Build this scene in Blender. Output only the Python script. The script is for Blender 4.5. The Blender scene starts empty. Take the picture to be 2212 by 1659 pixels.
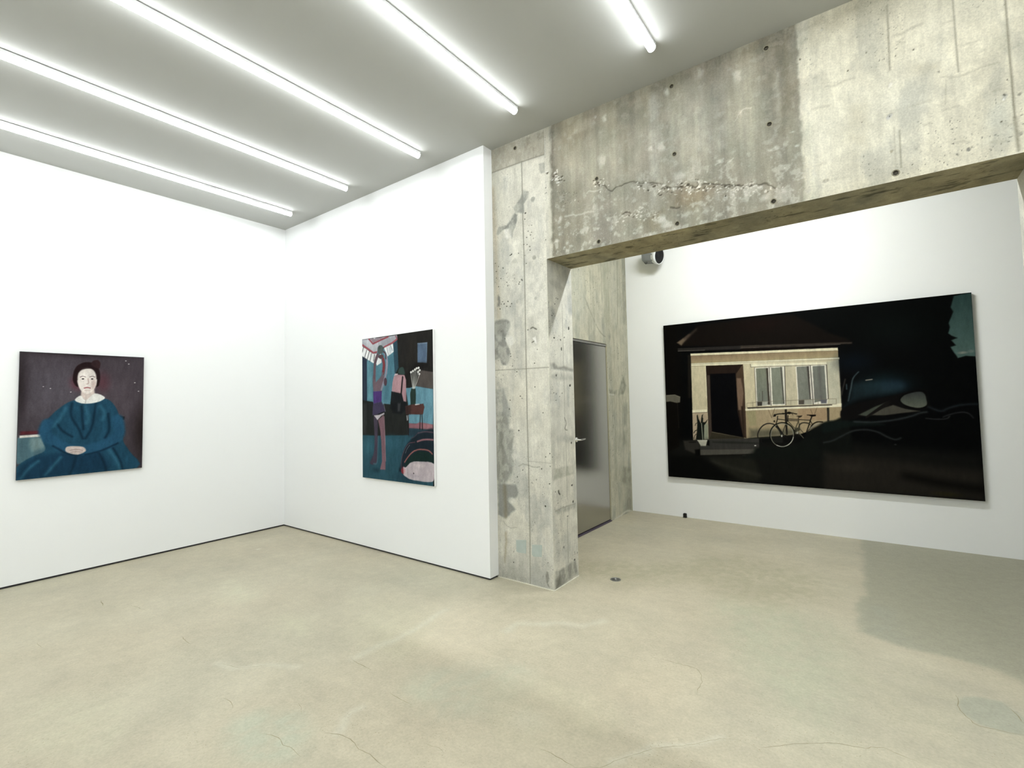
import bpy, bmesh, math, random
import numpy as np
from mathutils import Matrix, Vector

scene = bpy.context.scene
# ------------------------------------------------------------------ camera
FPX, YAW, PITCH, ROLL = 1044.6072, 36.4695, 2.8535, -1.117
CAM = Vector((5.8458, -3.1221, 1.48))
_y, _p, _r = map(math.radians, (YAW, PITCH, ROLL))
fwd = Vector((-math.sin(_y)*math.cos(_p), math.cos(_y)*math.cos(_p), math.sin(_p)))
rt0 = Vector((math.cos(_y), math.sin(_y), 0)); up0 = rt0.cross(fwd)
rt = rt0*math.cos(_r) + up0*math.sin(_r); up = up0*math.cos(_r) - rt0*math.sin(_r)
cd = bpy.data.cameras.new('camera'); cam = bpy.data.objects.new('camera', cd); scene.collection.objects.link(cam)
cd.sensor_fit = 'HORIZONTAL'; cd.sensor_width = 36; cd.lens = FPX/2212*36
cd.shift_x = -4.41/2212; cd.shift_y = -17.52/2212; cd.clip_start = .02
m = Matrix.Identity(4)
for i in range(3): m[i][0], m[i][1], m[i][2], m[i][3] = rt[i], up[i], -fwd[i], CAM[i]
cam.matrix_world = m; scene.camera = cam
# ------------------------------------------------------------------ world, light levels, exposure
w = bpy.data.worlds.new('world'); scene.world = w; w.use_nodes = True
w.node_tree.nodes['Background'].inputs[0].default_value = (.8, .85, .8, 1)
w.node_tree.nodes['Background'].inputs[1].default_value = 0.0
TUBE = 11.0            # radiance of the ceiling tubes
BACK_TUBE = 128.0       # radiance of the tube in the room behind the beam
TUBE_COLOR = (.95, .985, 1.0, 1)
vs = scene.view_settings
vs.view_transform = 'Standard'; vs.look = 'None'; vs.gamma = 1; vs.use_curve_mapping = False
vs.exposure = 1.35

# ------------------------------------------------------------------ flat print, stains and relief marks, in metres on each surface
# (kind, colour, opacity, edge softness, recess depth, stroke widths, points): P/Q polygon, S/C stroke, E ellipse; Q and C are smoothed
PAINT_SITTER=[
('E','5f5862',.9,1,0,0,[.2133,.7524,.4116,.4678]),
('E','6a5c66',.5,1,0,0,[.6403,.6994,.3186,.3789]),
('E','2b2120',.9,1,0,0,[.8853,.3408,.1435,.4855]),
('E','2a2022',.7,1,0,0,[-.0007,.8,.0866,.4814]),
('E','2a2222',.8,1,0,0,[.4247,1.1119,.6755,.0789]),
('E','7a3644',.8,1,0,0,[.3836,.8309,.0935,.1125]),
('E','6c3540',.6,1,0,0,[.5529,.8338,.0922,.1606]),
('E','cfc8c8',1,.6,0,0,[.1504,.7919,.0066,.005]),
('E','cfc8c8',1,.6,0,0,[.1957,.7757,.0067,.005]),
('E','cfc8c8',1,.6,0,0,[.8007,.8363,.0084,.0056]),
('E','cfc8c8',1,.6,0,0,[.8326,.7525,.0085,.0056]),
('E','cfc8c8',1,.6,0,0,[.7265,1.0473,.0082,.0055]),
('E','cfc8c8',1,.6,0,0,[.7509,1.0179,.0083,.0056]),
('E','cfc8c8',1,.6,0,0,[.5223,.9864,.0076,.0053]),
('E','cfc8c8',1,.6,0,0,[.33,.7442,.0071,.0051]),
('P','2a1b1a',1,.0049,0,0,[.6795,.5174,.7273,.5064,.7241,.4791,.6801,.4811]),
('P','3c2a24',1,.0146,0,0,[.2681,.5076,.3449,.4787,.3472,.3592,.2211,.3762]),
('Q','4c7480',1,.0067,0,0,[-.0129,.3363,.0664,.3584,.173,.3465,.2223,.3179,.2117,.2358,.1282,.2029,.0028,.1363]),
('Q','8fa9a6',.6,.0207,0,0,[.0841,.3449,.2095,.3438,.2228,.2929,.1509,.2579,.0922,.239]),
('P','ddd9cf',1,.0034,0,0,[.0116,.3743,.1423,.3782,.1428,.3569,.0121,.3535]),
('P','6e222c',.8,.0081,0,0,[.0165,.41,.1387,.408,.1423,.3815,.0143,.3805]),
('Q','14506b',1,.0054,0,0,[-.0107,-.0122,-.0022,.1052,.0703,.1766,.1694,.2316,.1556,.3149,.1414,.4226,.1818,.503,.2355,.576,.3032,.642,.3671,.671,.4468,.6482,.5696,.682,.6342,.6363,.6792,.5355,.7107,.3978,.7202,.2698,.7662,.1746,.8291,.0026,.2535,-.0011]),
('Q','0e3c57',.8,.0268,0,0,[-.0051,-.013,.0483,.131,.1761,.1981,.442,.1969,.5439,.1783,.6025,.0128,.2533,.0072]),
('C','0a2c40',.85,.0104,0,(.0149,.0149),[.3417,.6413,.3374,.5303,.3917,.4077,.4197,.3197]),
('C','0a2c40',.85,.0109,0,(.0156,.0156),[.508,.6384,.4966,.5155,.4783,.4025,.4397,.3182]),
('C','0a2c40',.85,.0106,0,(.0151,.0151),[.4075,.6142,.4151,.4927,.4247,.4057]),
('C','0a2c40',.85,.0112,0,(.0159,.0159),[.6003,.5383,.6099,.3947,.5831,.3163]),
('C','0a2c40',.85,.0101,0,(.0145,.0145),[.2439,.4667,.2828,.3973,.3476,.3421]),
('C','0a2c40',.85,.0109,0,(.0156,.0156),[.537,.1789,.5731,.0959,.5956,.0049]),
('C','0a2c40',.85,.0112,0,(.0161,.0161),[.6415,.2134,.6938,.1003,.7174,-.0017]),
('C','0a2c40',.85,.0105,0,(.015,.015),[.377,.1606,.3653,.0938,.3412,.0121]),
('C','247692',.7,.0162,0,(.0191,.0191),[.2977,.5996,.2679,.516,.2197,.4429]),
('C','247692',.7,.0168,0,(.0198,.0198),[.4341,.6136,.4562,.5083,.4437,.4567]),
('C','247692',.7,.0173,0,(.0204,.0204),[.543,.6112,.572,.5481,.5591,.4864]),
('C','247692',.7,.0178,0,(.021,.021),[.6584,.482,.6891,.3809,.6978,.2988]),
('C','247692',.7,.0175,0,(.0207,.0207),[.6133,.1981,.6724,.0847,.6954,.0101]),
('C','247692',.7,.0153,0,(.0181,.0181),[.1295,.1458,.0723,.088,.0281,.0139]),
('C','247692',.7,.016,0,(.0189,.0189),[.275,.1629,.2269,.0935,.1797,.0254]),
('C','17587a',1,.0142,0,(.0781,.0781),[.1825,.4698,.1661,.3882,.2225,.3096,.3241,.2337]),
('C','17587a',1,.0162,0,(.0892,.0892),[.6729,.4814,.6826,.3361,.5912,.2535,.4416,.2142]),
('C','0b3046',1,.0086,0,(.0115,.0115),[.2233,.268,.3121,.1969,.3897,.1721]),
('C','0b3046',1,.0097,0,(.013,.013),[.6767,.2552,.5505,.1952,.4424,.171]),
('Q','d9c6bd',1,.0044,0,0,[.311,.2518,.3622,.2558,.4278,.2414,.4419,.2013,.3897,.1764,.3312,.195,.3053,.2186]),
('C','9a7f7c',.8,.0022,0,(.0052,.0052),[.3339,.2201,.3757,.2247,.4218,.2118]),
('C','9a7f7c',.7,.0022,0,(.0044,.0044),[.3407,.2025,.3826,.2044,.4155,.1952]),
('Q','2c1c1e',1,.0045,0,0,[.3477,.8302,.3431,.899,.3613,.9688,.4,1.0071,.4432,1.0207,.4875,1.0114,.5227,.9668,.535,.9003,.5294,.8245,.5053,.7887,.3844,.7875]),
('Q','3a2628',1,.0046,0,0,[.4673,.9954,.4836,1.036,.5179,1.0423,.5358,1.0075,.5228,.9623]),
('P','d8c5bb',1,.0061,0,0,[.4032,.7703,.4933,.7709,.5011,.718,.4768,.6697,.4264,.6703,.4005,.7079]),
('Q','eadfd6',1,.0038,0,0,[.371,.8739,.3792,.9261,.4076,.9603,.4475,.9707,.4851,.9564,.5085,.9129,.5124,.8508,.5018,.7887,.4754,.7444,.4453,.7269,.413,.7461,.3844,.7919]),
('E','cbaaa0',.7,1,0,0,[.4877,.815,.0302,.0794]),
('E','f1e8e0',.7,1,0,0,[.4188,.8926,.0402,.0524]),
('C','2c1c1e',1,.006,0,(.012,.012),[.3687,.8565,.3741,.9173,.4076,.9577,.4679,.9663,.5027,.9304,.5148,.8687]),
('C','5a4040',.8,.0023,0,(.0053,.0053),[.3932,.8814,.4102,.8888,.429,.8824]),
('C','5a4040',.8,.0023,0,(.0054,.0054),[.4599,.8832,.4788,.8907,.4967,.8842]),
('E','37282b',1,.5,0,0,[.412,.8645,.0113,.0078]),
('E','37282b',1,.5,0,0,[.4779,.866,.0116,.0079]),
('C','b58a80',.7,.0023,0,(.0061,.0061),[.4468,.867,.4529,.8277,.4403,.8178]),
('C','a8535a',1,.0023,0,(.0092,.0092),[.4243,.7809,.4429,.7855,.4645,.7813]),
('C','c9a79c',.6,.0023,0,(.0061,.0061),[.428,.76,.4448,.7566,.4616,.7602]),
('Q','e9e7e1',1,.0037,0,0,[.3606,.6711,.3991,.7113,.4364,.6702,.4995,.7312,.5729,.6954,.5421,.66,.4739,.639,.407,.6402]),
('S','b9b5b0',1,.0023,0,(.0061,.0061),[.4365,.6658,.4336,.6397]),
]
PAINT_STREET=[
('P','4f8b9d',1,.0038,0,0,[.0641,1.2399,.5034,1.3343,.529,1.0264,.4677,.7327,.0607,.7364]),
('P','5f9fae',.7,.016,0,0,[.0841,1.1981,.1519,1.1737,.1648,.7949,.0853,.7961]),
('P','3f7b90',.6,.018,0,0,[.4136,1.206,.5096,1.2378,.5147,1.0366,.4094,.7909,.3496,.7919]),
('P','323f52',1,.0032,0,0,[-.0094,1.2603,.0761,1.2138,.0787,.7762,-.0123,.7876]),
('P','2e5162',1,.003,0,0,[.4887,1.3307,.5515,1.4211,.573,1.1002,.5146,1.0343]),
('P','2c2a28',1,.0029,0,0,[.5494,1.4261,1.055,1.4264,1.0462,.8737,.6693,.8976,.6507,1.0912,.5694,1.1028]),
('P','35312c',.6,.0343,0,0,[.7033,1.3924,.8395,1.3887,.8228,1.1506,.6861,1.1313]),
('P','5a738f',1,.0022,0,0,[.8405,1.3126,.9713,1.3091,.962,1.12,.838,1.1322]),
('P','8aa0b4',.8,.0022,0,0,[.8405,1.3126,.9713,1.3091,.9712,1.3014,.8404,1.3048]),
('S','7e97b2',.7,.0016,0,(.0054,.0054),[.9673,1.304,.9594,1.1215]),
('P','1c1a19',.6,.0222,0,0,[.8225,1.1276,.9801,1.1225,.9666,1.0828,.8815,1.0648,.7329,1.017,.6832,.9028,.6568,1.0205]),
('P','5c5450',1,.0033,0,0,[.8847,1.0555,1.0424,1.0317,1.0399,.8761,.8162,.9114,.834,.9895]),
('P','5f9bb0',1,.0028,0,0,[.6693,.8976,.7382,.8973,.8162,.9105,1.0399,.8761,1.0433,.6922,1.0353,.5505,.8101,.5595,.7072,.5606,.7021,.7412]),
('P','b4b6c0',1,.0026,0,0,[-.0084,1.4228,.2012,1.4174,.5493,1.4175,.5547,1.3825,.4889,1.3428,.3394,1.3163,.2118,1.2669,.1843,1.2675,-.0087,1.365]),
('P','d0d5da',.6,.0195,0,0,[.0163,1.4114,.1138,1.4153,.1692,1.3577,.2632,1.3696,.208,1.2797,.1449,1.2995]),
('P','8d9099',.5,.0182,0,0,[.3856,1.4029,.5405,1.4078,.489,1.3548,.3547,1.3273,.3244,1.3397]),
('P','9b8790',1,.0032,0,0,[.1298,1.4174,.1933,1.4156,.2011,1.4089,.2945,1.4187,.3556,1.4179,.1851,1.3713]),
('P','eceded',1,.0025,0,0,[.1855,1.4213,.2208,1.4201,.2011,1.4089]),
('S','a54b57',1,.0019,0,(.0166,.0166),[.1098,1.4192,.1771,1.363,.3173,1.3944,.4157,1.4123]),
('S','b05560',1,.002,0,(.0195,.0195),[-.0087,1.3716,.089,1.3215,.1843,1.269,.2352,1.2736]),
('S','b05560',1,.0018,0,(.0183,.0183),[.3546,1.3151,.4816,1.3482,.5474,1.3775]),
('S','a54b57',1,.0018,0,(.0106,.0106),[.5296,1.4088,.551,1.3805]),
('P','f0f2f2',1,.0026,0,0,[-.0088,1.3583,.1763,1.2611,.2623,1.2558,.2542,1.2168,.1835,1.1643,-.0094,1.2526]),
('P','eef1f3',1,.0024,0,0,[.3507,1.3056,.4888,1.3394,.4982,1.2578,.4063,1.2186,.3842,1.2567]),
('P','b9cdd8',.6,.012,0,0,[.4147,1.3127,.4518,1.3193,.4882,1.2778,.4437,1.2426]),
('P','e8eaea',1,.0025,0,0,[.2581,1.219,.3094,1.1934,.3121,1.1628,.2395,1.1362,.2265,1.1592]),
('S','565a60',1,.0019,0,(.0104,.0104),[.0199,1.3397,.0007,1.2901]),
('S','565a60',1,.0019,0,(.0103,.0103),[.0727,1.305,.038,1.229]),
('S','565a60',1,.0019,0,(.0102,.0102),[.1169,1.2865,.0784,1.2035]),
('S','565a60',1,.0019,0,(.0101,.0101),[.1526,1.2638,.1265,1.1863]),
('S','565a60',1,.0019,0,(.01,.01),[.2014,1.2503,.1876,1.1865]),
('S','7a8794',1,.0018,0,(.006,.006),[.3959,1.3093,.4228,1.2296]),
('S','7a8794',1,.0018,0,(.006,.006),[.4519,1.3242,.4822,1.2687]),
('P','262927',1,.0039,0,0,[-.0123,.7937,.1725,.7725,.1797,.6958,-.0128,.6966]),
('P','262927',1,.0036,0,0,[.3341,.7485,.4531,.7376,.4527,.6947,.3336,.6951]),
('P','2b2e2c',1,.0042,0,0,[-.0082,.765,.1793,.7627,.1697,.6366,.3658,.6634,.3503,.7501,.4472,.7438,.6716,.7062,.7046,.6458,.7021,.453,.3636,.4386,.2483,.437,-.0102,.4338]),
('P','3a3e3c',.7,.014,0,0,[.0007,.7539,.0712,.7532,.0691,.444,.0031,.4423]),
('C','6f5660',1,.0019,0,(.0384,.0384),[.2505,1.2418,.211,1.1701,.2,1.0664,.1991,.9624]),
('P','7c6570',1,.0038,0,0,[.173,1.0429,.2171,.9667,.314,1.029,.382,1.0332,.3359,.933,.3141,.8752,.1796,.8788,.1701,.9684]),
('C','8c3f46',1,.0018,0,(.0402,.0402),[.3383,1.1915,.3514,1.1321,.3355,1.0549]),
('C','7a6a78',1,.0018,0,(.0244,.0244),[.3294,1.0552,.3139,1.0168,.283,.9887]),
('C','9295a8',1,.0018,0,(.028,.028),[.3541,1.2638,.3926,1.2026,.3917,1.1055,.3668,1.0096,.3089,.8949]),
('C','5a4b52',1,.0018,0,(.0183,.0183),[.3466,1.2692,.3728,1.2478,.3799,1.1985]),
('E','5b4450',1,.2,0,0,[.3701,.9683,.0269,.0446]),
('E','576563',1,.15,0,0,[.295,1.2938,.0503,.0512]),
('E','3e4a48',.6,.8,0,0,[.2821,1.3136,.0276,.0296]),
('E','6a4a4e',1,.25,0,0,[.3043,1.2232,.0456,.0236]),
('E','c9c9c4',1,.6,0,0,[.2945,1.2461,.0123,.0069]),
('P','5a3c86',1,.0031,0,0,[.1772,.8764,.3141,.8791,.3086,.7706,.1802,.7526]),
('P','4a4260',1,.0031,0,0,[.1802,.7536,.3086,.7716,.3489,.7149,.3659,.6739,.2627,.6491,.1638,.635,.1695,.7091,.1793,.7654]),
('S','a7a3b4',.8,.002,0,(.0053,.0053),[.3381,.7608,.3659,.6765]),
('P','1d1f20',1,.0033,0,0,[.2585,.6528,.3496,.6739,.3495,.6634,.2668,.6438]),
('Q','38504b',1,.0029,0,0,[.5666,1.0437,.5771,1.0858,.6192,1.1014,.6471,1.082,.6555,1.0276]),
('P','d6bdc4',1,.0035,0,0,[.5015,1.0229,.5183,1.0412,.558,1.0403,.5578,1.0251]),
('P','b98d95',1,.0029,0,0,[.4999,1.0173,.5578,1.0299,.6534,1.0216,.6758,.973,.676,.7657,.6398,.7709,.6126,.8463,.4663,.8703,.4774,.957]),
('P','cf9ea6',.6,.0176,0,0,[.5288,1.0027,.6145,1.0084,.5987,.863,.4984,.8752]),
('S','292426',1,.0017,0,(.0196,.0196),[.6272,1.0031,.6041,.8441]),
('P','22262a',1,.0036,0,0,[.4604,.8704,.614,.8415,.6363,.7709,.678,.7587,.6841,.6937,.438,.6947]),
('P','1e2124',1,.0103,0,0,[.4473,.7594,.6722,.7567,.6638,.6861,.6025,.6481,.4781,.6608]),
('P','4a4d50',.8,.0126,0,0,[.5536,.753,.5961,.7525,.5836,.6761,.5488,.6762]),
('P','2b3f38',1,.0028,0,0,[.7484,.8906,.8072,.8888,.8131,.8301,.8032,.6932,.739,.6935,.7327,.8411]),
('P','2b3f38',1,.0024,0,0,[.738,.7559,.7997,.7551,.7994,.7313,.7377,.7318]),
('S','c9cac2',.9,.0017,0,(.0073,.0073),[.7688,.8909,.7455,1.035]),
('S','c9cac2',.9,.0017,0,(.0073,.0073),[.7755,.8907,.7708,1.0476]),
('S','c9cac2',.9,.0017,0,(.0072,.0072),[.7789,.8906,.7947,1.0602]),
('S','c9cac2',.9,.0017,0,(.0072,.0072),[.7843,.8904,.8184,1.0682]),
('S','c9cac2',.9,.0017,0,(.0072,.0072),[.7911,.8902,.8449,1.0576]),
('S','c9cac2',.9,.0017,0,(.0072,.0072),[.7958,.8901,.861,1.0157]),
('E','e9e9e4',1,.5,0,0,[.747,1.0442,.0177,.0139]),
('E','e9e9e4',1,.5,0,0,[.7743,1.0543,.0176,.0138]),
('E','e9e9e4',1,.5,0,0,[.8015,1.0667,.0175,.0138]),
('E','e9e9e4',1,.5,0,0,[.8252,1.077,.0174,.0138]),
('E','e9e9e4',1,.5,0,0,[.8519,1.0801,.0172,.0137]),
('E','e9e9e4',1,.5,0,0,[.8668,1.0564,.0172,.0137]),
('E','e9e9e4',1,.5,0,0,[.8611,1.0225,.0172,.0137]),
('E','e9e9e4',1,.5,0,0,[.8447,1.0416,.0173,.0137]),
('P','5b3a35',1,.0028,0,0,[.6809,.7215,.7361,.734,.8305,.7386,.9129,.7431,.922,.7017,.6807,.703]),
('P','5e3b36',1,.0031,0,0,[.6643,.7239,.7429,.7383,.9095,.7449,.9253,.7145,.9046,.6472,.869,.6451,.6709,.6482]),
('P','3b2b2a',.8,.0123,0,0,[.6643,.7239,.7429,.7333,.7381,.6483,.6709,.6482]),
('P','e3e6e8',1,.003,0,0,[.7981,.7412,.856,.7455,.8595,.7386,.8016,.7327]),
('P','9b6571',1,.0037,0,0,[.711,.5632,.8101,.5595,.8608,.5734,1.0353,.5544,1.0345,.505,.7104,.5147]),
('P','b77a80',.6,.0118,0,0,[.8963,.5655,1.0319,.5529,1.0312,.5121,.9026,.5144]),
('P','26596a',1,.0042,0,0,[-.0147,.432,.2483,.4328,.6984,.4504,.7141,.5147,1.0346,.5065,1.0265,-.0049,-.0173,-.0015]),
('E','2f7485',.8,1,0,0,[.0856,.3205,.1366,.1398]),
('E','2b6c80',.6,1,0,0,[.4591,.3666,.1554,.1234]),
('E','1f4353',.9,1,0,0,[.7081,.048,.2992,.0842]),
('P','2a3f4c',.8,.0183,0,0,[.6991,.5104,1.0311,.5049,1.0302,.4451,.8231,.4489,.7056,.4356]),
('S','2a1e1d',1,.0018,0,(.011,.011),[.7046,.6458,.7044,.4531]),
('S','2a1e1d',1,.0018,0,(.0107,.0107),[.8704,.6451,.8599,.5111]),
('S','2a1e1d',1,.0018,0,(.0106,.0106),[.8918,.6452,.8969,.507]),
('S','c9ccd0',1,.0018,0,(.0074,.0074),[.682,.6332,.6867,.5905]),
('S','c9ccd0',1,.0018,0,(.0061,.0061),[.7007,.6357,.6964,.5931]),
('Q','4f4658',1,.004,0,0,[.1867,.6287,.2454,.5864,.245,.4433,.2403,.2846,.2208,.1542,.119,.1506,.1838,.2607,.1952,.4154]),
('C','46707e',.7,.002,0,(.0173,.0173),[.2565,.4225,.247,.2849,.2335,.1629,.1787,.149]),
('P','8b6570',1,.004,0,0,[.2538,.5892,.3411,.6408,.3574,.4672,.3627,.3422,.3679,.2126,.362,.1023,.2786,.0986,.3123,.1833,.3016,.366,.2885,.4708]),
('S','b08a94',.7,.002,0,(.0079,.0079),[.3491,.6241,.3616,.3943,.3677,.1866]),
('P','c6bdc6',1,.0034,0,0,[.1893,.6351,.2668,.6407,.3495,.6619,.3526,.6477,.2999,.6281,.2429,.5875]),
('E','1c3f4e',.8,1,0,0,[.2203,.0883,.0912,.0422]),
('Q','21303b',1,.0124,0,0,[.596,.0944,.5931,.1747,.6364,.3028,.7125,.3909,.8087,.4534,.9093,.4863,1.0481,.4981,1.0431,.1884]),
('C','a16b73',1,.0036,0,(.0155,.0155),[.8259,.3939,.8798,.409,.9504,.4176,1.0331,.4165]),
('C','6d4a55',1,.0019,0,(.0068,.0068),[.5963,.1195,.6011,.2104,.6325,.2875,.6746,.3446,.7197,.3763,.7932,.3864]),
('C','8f8a92',.8,.0018,0,(.0049,.0049),[.6588,.2788,.6818,.3199,.7195,.3563]),
('C','6b5260',.9,.0048,0,(.0095,.0095),[.8378,.4729,.9304,.4883,1.0342,.4835]),
('C','6d4a55',.7,.0018,0,(.0061,.0061),[.7388,.4217,.7867,.438,.8306,.4712]),
('Q','193431',1,.0049,0,0,[.6498,.1657,.7106,.2416,.821,.299,.9278,.3075,1.0309,.2733,1.0297,.1971,.8769,.2069,.7395,.1937,.6571,.1462]),
('C','a8655f',1,.0031,0,(.0117,.0117),[.6464,.193,.6958,.2457,.7555,.291,.8285,.319,.9069,.324,.9766,.316,1.0209,.2895]),
('Q','c4b6bc',1,.0025,0,0,[.6254,.1441,.6646,.1467,.7395,.1976,.8699,.2113,1.0433,.2003,1.0412,.065,.9723,.0322,.7447,.0352,.671,.054,.6246,.0789]),
('E','dccdd0',.8,1,0,0,[.8551,.1715,.1125,.0292]),
('E','a99fa8',.6,1,0,0,[.7817,.0735,.1075,.0294]),
('E','d89a9e',.9,.6,0,0,[.6432,.1128,.0151,.035]),
('P','92303a',1,.0037,0,0,[.5947,.1144,.6256,.1556,.6307,.0794,.602,.0873]),
('E','4a4048',1,.5,0,0,[.7711,.0962,.0102,.0089]),
]
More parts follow.
